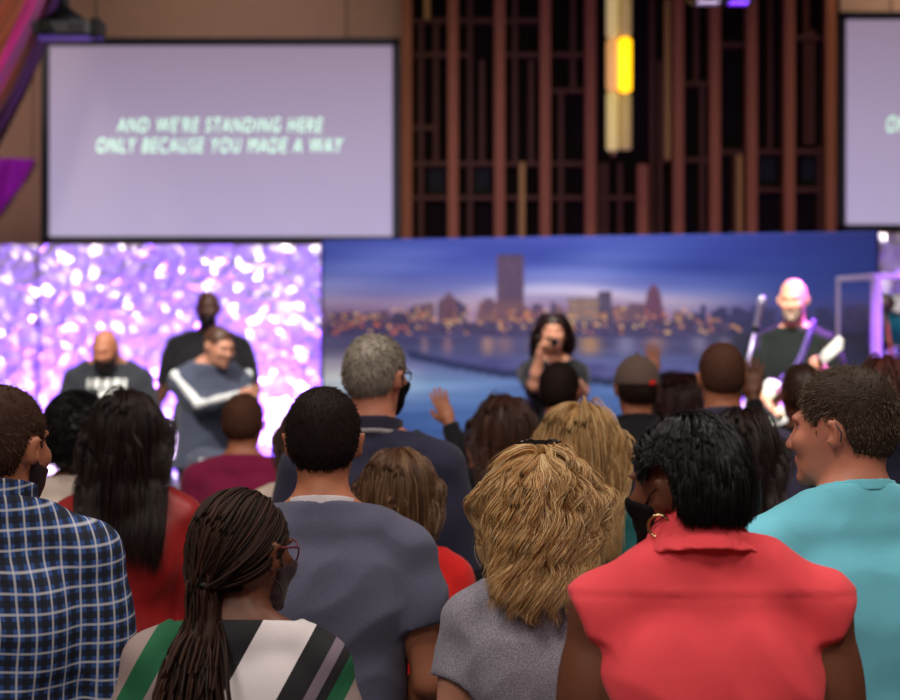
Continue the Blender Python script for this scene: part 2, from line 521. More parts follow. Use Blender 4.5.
def grow(f, P, d, L, K, target, g=.25, off=0.004, jit=0.0, rng=RNG):
    """strands from P along d, bending towards target, kept outside f by off"""
    N = len(P); L = np.broadcast_to(L, (N,)); out = [P.copy()]; p = P.copy()
    d = d / (np.linalg.norm(d, axis=1)[:, None] + 1e-9)
    for i in range(K - 1):
        t = target(p, i / (K - 1)) if callable(target) else target
        d = d * (1 - g) + t * g
        if jit: d = d + rng.normal(size=d.shape) * jit
        d /= np.linalg.norm(d, axis=1)[:, None] + 1e-9
        p2 = p + d * (L / (K - 1))[:, None]
        oo = off(i / (K - 1)) if callable(off) else off
        s = f(p2) - oo; m = s < 0
        if m.any():
            G = grad(f, p2[m]); p2[m] -= G * s[m][:, None]
        d = p2 - p; d /= np.linalg.norm(d, axis=1)[:, None] + 1e-9
        p = p2; out.append(p.copy())
    return np.stack(out, 1)

DOWN = np.array([[0, 0, -1.0]])
def taper(K, r0, r1=.25, mid=.6):
    t = np.linspace(0, 1, K); return r0 * np.where(t < mid, 1, 1 - (t - mid) / (1 - mid) * (1 - r1))

# ---- hair styles: each returns (V, Q)
def hair_short(B, h, rng, n=2600, L=.016, off=.006, lift=.35, top=1.0, drop=0.0, r=.0011, amp=.0022, forward=0.0, fade=True):
    w = wrinkle(int(rng.integers(99)), amp, 260, n=9)
    def o(q):
        v = off * (1 + (top - 1) * np.clip((q[:, 2] - .03) / .06, 0, 1))
        if fade: v = v * np.clip((q[:, 2] + .095) / .07, .25, 1)
        return v
    V, Q = surface_net(cap_field(B, o, drop, lump=w), B.hc - .16, B.hc + .17, h)
    P, q = roots(B, n, rng, off * .6, drop)
    nrm = grad(B.cranium, P)
    ax = (np.array([0, forward, 0.0]) @ B.R.T)[None]
    d = DOWN + ax * 2 * np.clip(q[:, 2:3] / .09, 0, 1)
    d = d - nrm * (nrm * d).sum(1)[:, None]; d = d / (np.linalg.norm(d, axis=1)[:, None] + 1e-6) + nrm * lift + rng.normal(size=nrm.shape) * .28
    Ls = L * (1 + (top * .8 - 1) * np.clip((q[:, 2] - .02) / .06, 0, 1)) * rng.uniform(.6, 1.2, n)
    if fade: Ls *= np.clip((q[:, 2] + .10) / .09, .3, 1)
    S = grow(B.cranium, P, d, Ls, 5, d / np.linalg.norm(d, axis=1)[:, None], .1, .002, 0, rng)
    return joined([(V, Q), tubes(S, taper(5, r, .3))])

def hair_long(B, h, rng, f=None, n=1700, L=.40, r=.0026, vol=.02, off=.014, K=16, wave=0.0, wl=.07, drop=.01, part=0.0, tips=.12, shape=None, clump=1, cspread=.004, spread=0.0, outw=.06, capoff=None, pull=.6, ramp=.28, wl_=.075, lenf=None, jit=.008, yback=.085, cond=None):
    f = f or B.upper
    V, Q = surface_net(cap_field(B, capoff or off, drop), B.hc - .18, B.hc + .18, h)
    P, q = roots(B, n // clump, rng, (off * .5), drop, cond)
    nn = len(P)
    dl = np.stack([(q[:, 0] - part) * 1.0, -.02 - .9 * np.clip(q[:, 1], 0, 1) - .5 * np.clip(q[:, 2], 0, 1) * 1.0, np.zeros(nn)], 1)
    dl /= np.linalg.norm(dl, axis=1)[:, None] + 1e-6
    nrm = grad(B.cranium, P)
    d = dl @ B.R.T
    d = d - nrm * (d * nrm).sum(1)[:, None]; d /= np.linalg.norm(d, axis=1)[:, None] + .15
    d = d + nrm * outw + rng.normal(size=(nn, 3)) * .06
    layer = rng.uniform(0, 1, nn)
    offs = off + layer * vol
    ofn = lambda t: off * .5 + (offs - off * .5) * min(1, t / ramp) ** .8
    Ls = L * rng.uniform(1 - tips, 1 + tips * .4, nn) - np.clip(B.hc[2] + .09 - P[:, 2], 0, .2) * .75
    back = B.R @ np.array([0, -1.0, 0])
    if lenf is not None: Ls = np.maximum(L * lenf(q) * rng.uniform(1 - tips, 1 + tips * .4, nn), .02)
    def tg(p, t):
        qq = B.hl(p)
        v = np.tile(DOWN, (len(p), 1)) + back[None] * (np.clip((qq[:, 1:2] - .0) / .05, 0, 1) * 1.3)
        lowr = np.clip((.015 - qq[:, 2]) / .05, 0, 1)
        dx = p[:, 0] - B.hc[0]
        v[:, 0] -= pull * lowr * np.sign(dx) * np.clip((np.abs(dx) - wl_) / .05, 0, 1.6)
        ex = B.cranium(p) - (off + layer * vol); m_ = (ex > 0) & (qq[:, 2] > .01)
        if m_.any(): v[m_] -= grad(B.cranium, p[m_]) * np.clip(ex[m_] / .012, 0, 1.6)[:, None]
        v[:, 1] -= (.3 + pull) * lowr * np.clip((p[:, 1] + yback) / .05, 0, 1.6)
        if spread: v = v + spread * (p - B.hc)[:, :] * np.array([1, 1, 0]) * 6 * (t > .3)
        if shape is not None: v = v + shape(p, t)
        return v / np.linalg.norm(v, axis=1)[:, None]
    S = grow(f, P, d, np.maximum(Ls, .02), K, tg, .42, ofn, jit, rng)
    if clump > 1:
        S = np.repeat(S, clump, 0); N = len(S)
        o = rng.normal(size=(N, 1, 3)) * cspread * np.linspace(.6, 1.25, K)[None, :, None]
        S = S + o
    if wave:
        N = len(S); t = np.linspace(0, 1, K)[None]
        ph = np.repeat(rng.uniform(0, 6.28, nn), clump)[:, None] + rng.normal(size=(N, 1)) * .25
        T = np.gradient(S, axis=1); T /= np.linalg.norm(T, axis=2, keepdims=True) + 1e-9
        nd = S - np.array([B.hc[0], B.hc[1], 0]); nd[..., 2] = 0; nd /= np.linalg.norm(nd, axis=2, keepdims=True) + 1e-6
        side = np.cross(T, nd)
        arc = np.repeat(np.maximum(Ls, .05), clump)[:, None] * t
        wlv = np.repeat(rng.uniform(.8, 1.3, nn), clump)[:, None] * wl
        A = wave * np.clip(arc / .14, 0.05, 1.2)
        S = S + (A * np.sin(arc / wlv * 6.28 + ph))[..., None] * side + (A * (1 + np.cos(arc / wlv * 6.28 + ph)) * .8)[..., None] * nd
    return joined([(V, Q), tubes(S, taper(K, r, .2, .65))])

def hair_afro(B, h, rng, R=.055, n=2600):
    w = wrinkle(3, .010, 120, n=10)
    V, Q = surface_net(cap_field(B, R * .8, .035, lump=w), B.hc - .22, B.hc + .22, h)
    P, q = roots(B, n, rng, R * .55, .03)
    nrm = grad(B.cranium, P); K = 9
    S = np.stack([P + nrm * (R * .6 * t) for t in np.linspace(0, 1, K)], 1)
    ph = rng.uniform(0, 6.28, n)[:, None]; t = np.linspace(0, 1, K)[None] * 14
    u = np.cross(nrm, rng.normal(size=nrm.shape)); u /= np.linalg.norm(u, axis=1)[:, None]; v = np.cross(nrm, u)
    S = S + .007 * (np.cos(t + ph)[..., None] * u[:, None] + np.sin(t + ph)[..., None] * v[:, None])
    return joined([(V, Q), tubes(S, taper(K, .0016, .5))])

# ---- clothes
def garment(B, h, off=.010, neck_z=.845, neck_tilt=.30, hem=.50, sleeve=.55, amp=.004, seed=1, freq=38, loose=0.0, seam=None, arm_off=None, armhole=None, neck_y=-.05, flare=0.0, cuff=0.0):
    """sleeve: 0 none, up to 1 the elbow, up to 2 the wrist"""
    w = wrinkle(seed, amp, freq, (1, .6, .8)); J = B.J
    zn = neck_z * B.H - B.dz; zh = hem * B.H - B.dz
    nn = np.array([0, neck_tilt, 1.0]); nn /= np.linalg.norm(nn)
    ao = off if arm_off is None else arm_off
    def f(P):
        d = smin(B.torso(P), B.neck(P, -.002), .035) - off
        if loose:
            lo = np.clip((.76 * B.H - B.dz - P[:, 2]) / .25, 0, 1); d = d - loose * lo
        for q in 'LR':
            if sleeve <= 0: continue
            sh, el, wr = J['sh' + q], J['el' + q], J['wr' + q]
            if sleeve <= 1:
                a = B.arm(P, q, 'up', ao); e = el - sh; c = sh + e * sleeve
                if flare: a = a - flare * np.clip(((P - sh) @ e) / (e @ e), 0, 1)
            else:
                a = smin(B.arm(P, q, 'up', ao), B.arm(P, q, 'fore', ao), .02); e = wr - el; c = el + e * (sleeve - 1)
            L = np.linalg.norm(e)
            if sleeve > 1:
                near = vlen(P - wr) < .35
                cut = np.where(((P - el) @ (e / L)) > 0, (P - c) @ (e / L), -1.0)
            else: cut = (P - c) @ (e / L)
            a = smax(a, cut, .004)
            d = smin(d, a, .03)
        if armhole is not None:
            X = np.abs(P[:, 0]); d = smax(d, X - armhole - .42 * (P[:, 2] - B.zs), .008)
        d = d + w(P)
        if seam is not None:
            d = d + .0016 * np.exp(-((P[:, 2] - seam) / .005) ** 2) - .001 * np.exp(-((P[:, 2] - seam - .010) / .006) ** 2)
        d = smax(d, (P - np.array([0, neck_y, zn])) @ nn - 9 * np.maximum(np.abs(P[:, 0]) - .12, 0), .006)
        return smax(d, zh - P[:, 2], .006)
    lo = np.array([-.75, -.75, zh - .05]); hi = np.array([.75, .75, B.H - B.dz + .1])
    return f, lo, hi

def tight(B, lo, hi):
    pts = np.array([v for k, v in B.J.items() if k[:2] in ('sh', 'el', 'wr')])
    m = .17 * max(1, B.g)
    ex = max(np.abs(pts[:, 0]).max() + .12, B.ta.max() + .06)
    lo2 = np.maximum(lo, [-ex, min(pts[:, 1].min() - .14, -m - .06), lo[2]]); hi2 = np.minimum(hi, [ex, max(pts[:, 1].max() + .14, m + .07), hi[2]])
    return lo2, hi2

def collar_ring(B, h, r0, r1, z0, z1, tilt=.3, mat=None, parent=None, name='collar'):
    nn = np.array([0, tilt, 1.0]); nn /= np.linalg.norm(nn)
    def f(P):
        d = B.neck(P, 0)
        s = (P - np.array([0, -.05, 0])) @ nn
        ta = (s - z0 * nn[2]); tb = (z1 * nn[2] - s)
        t = np.clip(ta / max((z1 - z0) * nn[2], 1e-4), 0, 1)
        rr = r0 + (r1 - r0) * t
        return np.maximum(np.maximum(np.abs(d - rr) - .004, -ta), -tb)
    c = B.nb + np.array([0, 0, .03])
    V, Q = surface_net(f, c - .17, c + .17, min(h, .0045))
    return link_mesh(name, V, Q, mat, parent)

def make_person(label, B, loc, rz, skinm, hair=None, hairm=None, shirt=None, shirtm=None, trousers=None, shoes=None, h=.008, hands=True, eyes=False, shirt_name='shirt', group=None, trouser_name='trousers', hair_name='hair'):
    H = B.H
    pts = np.array([v for k, v in B.J.items() if k[:2] in ('sh', 'el', 'wr', 'hi', 'kn', 'an')])
    lo = np.array([min(pts[:, 0].min() - .14, -.26), min(pts[:, 1].min() - .14, -.25), 0.02]); hi = np.array([max(pts[:, 0].max() + .14, .26), max(pts[:, 1].max() + .14, .25), H - B.dz + .06])
    parts = [surface_net(B.body, lo, hi, h)]
    # the head again at a finer step is not needed: one continuous surface
    if hands:
        for q in 'LR': parts.append(B.hand(q))
    V, Q = joined(parts)
    o = link_mesh('person', V, Q, skinm)
    o.location = loc; o.rotation_euler = (0, 0, rz)
    tag(o, label, 'person', group)
    if hair is not None: link_mesh(hair_name, *hair, hairm, o)
    if shirt is not None:
        f, lo, hi = shirt; lo, hi = tight(B, lo, hi)
        link_mesh(shirt_name, *surface_net(f, lo, hi, h), shirtm, o)
    if trousers is not None:
        def tf(P):
            d = smin(B.leg(P, 'L', .014), B.leg(P, 'R', .014), .03)
            t = smax(B.torso(P) - .008, P[:, 2] - (.56 * H - B.dz), .005)
            return smin(d, t, .04)
        a = np.array([v for k, v in B.J.items() if k[:2] in ('hi', 'kn', 'an')])
        lo = np.array([a[:, 0].min() - .14, a[:, 1].min() - .2, .05]); hi = np.array([a[:, 0].max() + .14, a[:, 1].max() + .18, .58 * H - B.dz + .03])
        lo[0] = min(lo[0], -.27); hi[0] = max(hi[0], .27)
        link_mesh(trouser_name, *surface_net(tf, lo, hi, max(h, .012)), trousers, o)
    if shoes is not None:
        for q in 'LR':
            a = B.J['an' + q]
            m = MB()
            m.ball((a[0], a[1] + .06, .055), (.048, .135, .054), 14, 8)
            v = np.concatenate(m.V); v[:, 2] = np.maximum(v[:, 2], .001)
            up = MB(); up.V = [v]; up.F = m.F; up.n = m.n
            up.tube([(a[0], a[1], .05), (a[0], a[1], .12)], [.046, .05], 12)
            up.build('shoe', shoes, o, True)
    if eyes:
        for sg in (-1, 1):
            m = MB(); m.ball((0, 0, 0), .0122 * B.hs)
            v = m.V[0] + B.hw(np.array([sg * .031, .0705, .006]))
            e = link_mesh('eye', v, m.F, M_EYE, o); e.data.materials.append(M_IRIS)
            fw = B.R @ np.array([0, 1.0, 0]); cc = B.hw(np.array([sg * .031, .0705, .006]))
            for p in e.data.polygons:
                if (np.array(p.center) - cc) @ fw > .0095 * B.hs: p.material_index = 1
    return o
M_EYE = plain('eye_white', rgb(215, 208, 200), .25)
M_IRIS = plain('eye_iris', rgb(45, 30, 22), .2)
# ------------------------------------------------------------------ camera
cam = bpy.data.cameras.new('camera'); co = bpy.data.objects.new('camera', cam); COL.objects.link(co)
cam.sensor_width = 36; cam.lens = 85; cam.sensor_fit = 'HORIZONTAL'
co.location = (0, 0, CAMZ); co.rotation_euler = (math.pi / 2, 0, 0)
cam.dof.use_dof = True; cam.dof.focus_distance = 4.35; cam.dof.aperture_fstop = 4.0
cam.clip_end = 100
SC.camera = co
SC.view_settings.view_transform = 'Standard'; SC.view_settings.look = 'None'
SC.view_settings.gamma = 1; SC.view_settings.exposure = 0.0; SC.view_settings.use_curve_mapping = False
SC.cycles.use_denoising = True
SC.cycles.max_bounces = 6; SC.cycles.diffuse_bounces = 3; SC.cycles.transparent_max_bounces = 12
SC.cycles.sample_clamp_indirect = 6
w = bpy.data.worlds.new('hall_air'); SC.world = w; w.use_nodes = True
w.node_tree.nodes['Background'].inputs[0].default_value = (.02, .02, .024, 1)

# ------------------------------------------------------------------ room shell
XL, XR, YB, YR, ZC = -6.5, 6.5, 18.6, -3.0, 6.6
M_PLASTER = plain('warm_plaster', rgb(150, 118, 96), .9, 0, 6, .10, .1)
M_CEIL = plain('dark_ceiling', rgb(70, 62, 60), .9)
M_CARPET = plain('grey_carpet', rgb(72, 66, 70), .95, 0, 200, .25, .3)
M_STAGE = plain('stage_carpet', rgb(48, 44, 52), .9, 0, 150, .2, .3)
def struct(name, c, d, m, bev=0):
    return tag(MB().box(c, d, None, bev).build(name, m), kind='structure')
struct('floor', ((XL + XR) / 2, (YB + YR) / 2, -.05), (XR - XL + .4, YB - YR + .4, .1), M_CARPET)
struct('ceiling', (0, (YB + YR) / 2, ZC + .05), (XR - XL + .4, YB - YR + .4, .1), M_CEIL)
struct('wall_back', (0, YB + .1, ZC / 2), (XR - XL, .2, ZC), M_PLASTER)
struct('wall_left', (XL - .1, (YB + YR) / 2, ZC / 2), (.2, YB - YR, ZC), M_PLASTER)
struct('wall_right', (XR + .1, (YB + YR) / 2, ZC / 2), (.2, YB - YR, ZC), M_PLASTER)
struct('wall_rear', (0, YR - .1, ZC / 2), (XR - XL, .2, ZC), M_PLASTER)
ST_Z, ST_Y = .40, 11.0
struct('stage_floor', (0, (ST_Y + YB) / 2, ST_Z / 2), (XR - XL - .02, YB - ST_Y - .02, ST_Z), M_STAGE)

# ------------------------------------------------------------------ timber lattice on the back wall
def wood(name, c, rough=.5):
    t = NT(name)
    f = t.noise(9, 5, .6, stretch=(14, 14, .8))
    t.color(t.mix(f, dark(c, .6), dark(c, 1.3))); t.set(Roughness=rough); t.b.inputs['Specular IOR Level'].default_value = .12
    return t.m
M_SLAT = wood('stained_timber', rgb(146, 88, 54))
M_SLAT2 = wood('dark_timber', rgb(76, 40, 28))
M_BACK = plain('lattice_backing', rgb(24, 17, 17), .9, 0, 3, .2, 0, .05)
M_OCHRE = plain('ochre_strip', rgb(150, 105, 30), .5)
M_PIT = plain('black_recess', rgb(14, 12, 14), .9)
DW = 18.3
lat = tag(empty('timber_lattice', (wx(620, DW), DW, 2.0)), 'tall dark lattice of brown timber slats between the two screens', 'lattice')
def LP(mb, x0, x1, y0, y1, d0, d1):
    a, b = wx(x0, DW), wx(x1, DW); c, e = wz(y1, DW), wz(y0, DW)
    mb.box(((a + b) / 2 - lat.location.x, (d0 + d1) / 2 - DW, (c + e) / 2 - 2.0), (b - a, d1 - d0, e - c), None, .006)
YT, YD = -190, 250
m = MB(); LP(m, 401, 842, YT, YD, DW + .10, DW + .18); m.build('backing', M_BACK, lat)
for x in (407, 453, 499.5, 545, 590, 642, 677.5, 714, 750.5, 788, 829):
    y0 = 165 if x == 642 else YT
    m = MB(); LP(m, x - 5.2, x + 5.2, y0, YD, DW - .10, DW + .10); m.build('post', M_SLAT, lat)
thin = [(421, 22, 240), (436, 22, 163), (470, YT, 240), (515, YT, 163), (519, 200, 240), (561, 91, 240), (573, YT, 91), (606, 163, 240), (620, 163, 240), (600, 163, 240),
        (652, YT, 240), (660, 60, 240), (696, YT, 84), (702, 84, 240), (735, 155, 240), (770, YT, 150), (806, YT, 145), (812, 30, 145), (820, 145, 240), (482, 60, 163), (531, 60, 163)]
for x, a, b in thin:
    m = MB(); LP(m, x - 2.6, x + 2.6, a, b, DW - .02, DW + .10); m.build('thin_slat', M_SLAT2, lat)
rails = [(407, 453, 21), (407, 470, 55), (407, 590, 164), (407, 545, 198), (453, 545, 21), (499, 545, 55), (545, 590, 55), (545, 590, 91), (590, 642, 198), (407, 436, 128),
         (677, 714, 84), (714, 750, 45), (714, 829, 152), (750, 829, 190), (677, 714, 160), (788, 829, 38), (545, 590, 198), (660, 677, 160)]
for a, b, y in rails:
    m = MB(); LP(m, a, b, y - 2.6, y + 2.6, DW - .03, DW + .09); m.build('rail', M_SLAT2, lat)
for x, a, b in ((427, YT, 20), (522, 163, 240), (739, 155, 240), (667, 0, 160)):
    m = MB(); LP(m, x - 3, x + 3, a, b, DW - .05, DW + .05); m.build('ochre_strip', M_OCHRE, lat)
for x, y in ((437, 180), (482, 180), (769, 170), (812, 170)):
    m = MB(); LP(m, x - 8.5, x + 8.5, y - 13, y + 13, DW + .07, DW + .10); m.build('recess_panel', M_PIT, lat)

# pendant of two long glass tubes
DP = 16.6
M_TUBE = glow('cream_glass', rgb(214, 190, 120), .40)
M_AMBER = glow('amber_glass', rgb(255, 190, 10), 1.9)
M_PEACH = glow('peach_glass', rgb(225, 165, 95), .55)
M_BRASS = plain('dull_brass', rgb(150, 110, 60), .35, .9)
pen = tag(empty('pendant_light', (wx(619, DP), DP, wz(152, DP))), 'long slim pendant light with cream glass tubes and amber section', 'lamp')
def PT(name, px, py0, py1, mat, r=6.2):
    z0, z1 = wz(py1, DP) - pen.location.z, wz(py0, DP) - pen.location.z
    x = wx(px, DP) - pen.location.x; R = r / F * DP
    MB().lathe([(R * .7, z0), (R, z0 + .02), (R, z1 - .02), (R * .7, z1)], (x, 0, 0), 16).build(name, mat, pen, True)
PT('glass_tube', 612.3, 92, 151, M_TUBE); PT('glass_tube', 612.3, 40, 91, M_PEACH); PT('glass_tube', 612.3, -60, 39, M_TUBE)
M_TUBE2 = glow('dim_cream_glass', rgb(190, 160, 95), .22)
PT('glass_tube', 625.4, 93, 150, M_TUBE2); PT('amber_section', 625, 38, 92, M_AMBER, 7.0); PT('glass_tube', 625.4, -60, 37, M_TUBE2)
m = MB(); m.lathe([(.004, -.05), (.02, -.02), (.03, 0), (.01, .02)], (wx(613, DP) - pen.location.x, 0, 0), 12); m.build('finial', M_BRASS, pen, True)
m = MB(); m.box((0, 0, wz(-62, DP) - pen.location.z), (.22, .12, .03), None, .008); m.build('top_plate', M_BRASS, pen)
m = MB(); m.tube([(0, 0, wz(-62, DP) - pen.location.z), (0, 0, ZC - pen.location.z)], .008); m.build('stem', M_BRASS, pen)

# ------------------------------------------------------------------ projection screens
M_BLACK = plain('matt_black', rgb(16, 15, 18), .6)
M_METALB = plain('black_metal', rgb(30, 30, 34), .4, .5)
def screen_mat():
    t = NT('projected_image')
    z = t.xyz(t.n.new('ShaderNodeTexCoord').outputs['Generated'])[2]
    c = t.ramp(z, [(0, rgb(183, 170, 208)), (.45, rgb(172, 156, 188)), (1, rgb(150, 130, 152))])
    c = t.mix(t.math('MULTIPLY', t.noise(.8, 1), .25), c, rgb(150, 132, 160))
    t.color((.12, .12, .12, 1)); t.put(t.b.inputs['Emission Color'], c); t.b.inputs['Emission Strength'].default_value = .88; t.set(Roughness=.8)
    return t.m
M_SCR = screen_mat()
M_WORD = glow('projected_letters', rgb(196, 246, 210), 1.25)
DS = 17.6
def text(body, px0, px1, py0, py1, D, parent, name='lyric_line', mat=None):
    cu = bpy.data.curves.new(name, 'FONT'); cu.body = body; cu.shear = .22; cu.size = 1; cu.offset = 0.0; cu.space_character = 1.22; cu.space_word = 1.15; cu.extrude = .01
    o = bpy.data.objects.new(name, cu); COL.objects.link(o)
    bpy.context.view_layer.update()
    dg = bpy.context.evaluated_depsgraph_get()
    me = bpy.data.meshes.new_from_object(o.evaluated_get(dg)); bpy.data.objects.remove(o)
    V = np.array([v.co for v in me.vertices])
    lo, hi = V.min(0), V.max(0)
    X = wx(px0, D) + (V[:, 0] - lo[0]) / (hi[0] - lo[0]) * (wx(px1, D) - wx(px0, D))
    Z = wz(py1, D) + (V[:, 1] - lo[1]) / (hi[1] - lo[1]) * (wz(py0, D) - wz(py1, D))
    Y = D - V[:, 2] / max(hi[2], 1e-6) * .003
    W = np.stack([X, Y, Z], 1) - np.array(parent.location)
    for v, c in zip(me.vertices, W): v.co = c
    me.materials.clear(); me.materials.append(mat or M_WORD)
    q = bpy.data.objects.new(name, me); COL.objects.link(q); q.parent = parent
    return q
def screen(x0, x1, y0, y1, label):
    r = empty('projection_screen', (wx((x0 + x1) / 2, DS), DS, wz(y1, DS))); tag(r, label, 'screen')
    W = (x1 - x0) / F * DS; Hh = (y1 - y0) / F * DS; b = .062
    MB().box((0, .03, Hh / 2), (W - 2 * b + .01, .02, Hh - 2 * b + .01)).build('screen_surface', M_SCR, r)
    m = MB()
    for c, d in (((0, 0, b / 2), (W, .07, b)), ((0, 0, Hh - b / 2), (W, .07, b)), ((-W / 2 + b / 2, 0, Hh / 2), (b, .07, Hh)), ((W / 2 - b / 2, 0, Hh / 2), (b, .07, Hh))): m.box(c, d, None, .006)
    m.build('frame', M_BLACK, r)
    for s in (-1, 1): MB().tube([(s * W * .35, .03, Hh), (s * W * .35, .03, ZC - r.location.z)], .007, 8).build('hanging_cable', M_METALB, r)
    return r
sc1 = screen(41.5, 400, 38, 244, 'large projection screen with two lines of lyrics above the purple panel')
text("AND WE'RE STANDING HERE", 117, 323, 117.5, 132, DS + .018, sc1)
text("ONLY BECAUSE YOU MADE A WAY", 97, 343, 138, 152.5, DS + .018, sc1)
sc2 = screen(838, 1196, 12, 232, 'projection screen cut off by the photo edge above the drum shield')
text("AND WE'RE STANDING HERE", 913, 1120, 97, 113, DS + .018, sc2)
text("ONLY BECAUSE YOU MADE A WAY", 887, 1134, 116, 132, DS + .018, sc2)

# projector hung in front of the first screen
DJ = 12.6
pj = tag(empty('projector', (wx(64, DJ), DJ, wz(39, DJ))), 'grey projector on a ceiling pole before the top corner of the screen', 'projector')
M_PJ = plain('projector_plastic', rgb(88, 84, 92), .5)
MB().box((0, 0, .05), (.34, .28, .095), None, .02).build('case', M_PJ, pj)
MB().box((.20, 0, .055), (.07, .2, .11), None, .01).build('cable_box', M_BLACK, pj)
m = MB(); m.lathe([(.035, 0), (.045, .02), (.045, .05), (.03, .05)], (-.08, -.14, .05), 20, np.array(Euler((math.pi / 2, 0, 0)).to_matrix())); m.build('lens', M_BLACK, pj, True)
m = MB()
for k in range(6): m.box((.06 + k * .016, -.141, .05), (.006, .004, .05))
m.build('vent', M_BLACK, pj)
m = MB(); m.lathe([(.14, .10), (.13, .12), (.05, .17), (.03, .20), (.028, ZC - pj.location.z)], (0, 0, 0), 16); m.build('mount', M_METALB, pj, True)

# stage lamp whose underside shows at the top edge
DF = 14.0
sl = tag(empty('stage_light', (wx(722, DF), DF, wz(4, DF))), 'black stage light hanging at the top edge before the timber lattice', 'lamp')
MB().box((0, 0, .10), (.44, .22, .2), None, .03).build('housing', M_METALB, sl)
m = MB(); m.box((.10, -.05, -.004), (.12, .1, .01)); m.build('lens', glow('violet_lens', rgb(120, 40, 255), 1.2), sl)
m = MB(); m.box((-.10, -.05, -.004), (.14, .1, .01)); m.build('lens', glow('pale_lens', rgb(150, 130, 170), .5), sl)
m = MB(); m.tube([(-.23, 0, .1), (-.23, 0, .3), (.23, 0, .3), (.23, 0, .1)], .012, 8); m.tube([(0, 0, .3), (0, 0, ZC - sl.location.z)], .016, 8); m.build('yoke', M_METALB, sl)

# ------------------------------------------------------------------ ceiling drapes at the upper left
def drape(name, pts, width, m, label, folds=7, depth=.10, seed=0):
    pts = np.array(pts, float); n = 60; t = np.linspace(0, 1, n)
    s = np.linspace(0, 1, len(pts))
    C = np.stack([np.interp(t, s, pts[:, i]) for i in range(3)], 1)
    for _ in range(6): C[1:-1] = (C[:-2] + C[1:-1] * 2 + C[2:]) / 4
    T = np.gradient(C, axis=0); T /= np.linalg.norm(T, axis=1)[:, None]
    side = np.cross(T, [0, 1.0, 0]); side /= np.linalg.norm(side, axis=1)[:, None]
    k = 40; V = []
    for i in range(n):
        wd = np.interp(t[i], np.linspace(0, 1, len(width)), width)
        for j in range(k):
            u = j / (k - 1) - .5
            V.append(C[i] + side[i] * u * wd + np.array([0, depth * math.sin(folds * 6.28 * u + seed + t[i] * 2) + .06 * math.sin(t[i] * 5 + j * .2), 0]))
    Fc = [(i * k + j, i * k + j + 1, (i + 1) * k + j + 1, (i + 1) * k + j) for i in range(n - 1) for j in range(k - 1)]
    o = link_mesh(name, V, Fc, m)
    md = o.modifiers.new('thickness', 'SOLIDIFY'); md.thickness = .006
    return tag(o, label, 'drape')
DD = 15.0
def dp(px, py, D): return (wx(px, D), D, wz(py, D))
drape('drape', [dp(-60, 130, DD), dp(-20, 75, DD), dp(15, 15, DD), dp(40, -50, DD), dp(70, -200, DD)], [.55, .50, .42, .5, .7], cloth('rust_fabric', rgb(128, 62, 36), .2, .7, 5), 'rust brown ceiling drape sweeping across the upper left corner')
drape('drape', [dp(-25, 125, DD - .6), dp(3, 66, DD - .6), dp(32, 8, DD - .6), dp(50, -50, DD - .6), dp(85, -200, DD - .6)], [.09, .10, .10, .12, .2], cloth('magenta_fabric', rgb(150, 10, 105), .2, .6, 5), 'narrow magenta band of fabric along the edge of the rust drape', 2, .03)
drape('drape', [dp(-15, 150, DD + .5), dp(14, 85, DD + .5), dp(42, 20, DD + .5), dp(64, -50, DD + .5), dp(95, -200, DD + .5)], [.16, .18, .16, .2, .3], cloth('maroon_fabric', rgb(62, 18, 20), .2, .7, 5), 'dark maroon drape edge hanging against the plaster wall', 2, .04)
m = MB(); DT = 18.555
poly = [(wx(-60, DT), wz(156, DT)), (wx(36, DT), wz(159, DT)), (wx(22, DT), wz(184, DT)), (wx(0, DT), wz(214, DT)), (wx(-60, DT), wz(270, DT))]
n = 26; V = []
for i in range(n):
    a = i / (n - 1)
    top = np.array(poly[0]) * (1 - a) + np.array(poly[1]) * a
    yb = np.interp(wx(-60 + 96 * a, DT), [wx(-60, DT), wx(0, DT), wx(22, DT), wx(36, DT)], [wz(270, DT), wz(214, DT), wz(184, DT), wz(160, DT)])
    for j in range(10):
        b = j / 9
        V.append([top[0], DT + .03 * math.sin(i * .9 + b * 2), top[1] * (1 - b) + yb * b])
Fc = [(i * 10 + j, i * 10 + j + 1, (i + 1) * 10 + j + 1, (i + 1) * 10 + j) for i in range(n - 1) for j in range(9)]
o = link_mesh('bunting', V, Fc, cloth('violet_fabric', rgb(150, 10, 175), .15, .6, 5)); o.modifiers.new('thickness', 'SOLIDIFY').thickness = .005
m = MB(); m.tube([(wx(-58, DT), DT, wz(157, DT)), (wx(-58, DT), DT, ZC)], .003, 6); m.build('cord', M_METALB, o, True)
m = MB(); m.tube([(wx(33, DT), DT, wz(159, DT)), (wx(33, DT), DT, ZC)], .003, 6); m.build('cord', M_METALB, o, True)
tag(o, 'violet pennant of cloth on the wall left of the lyric screen', 'drape')

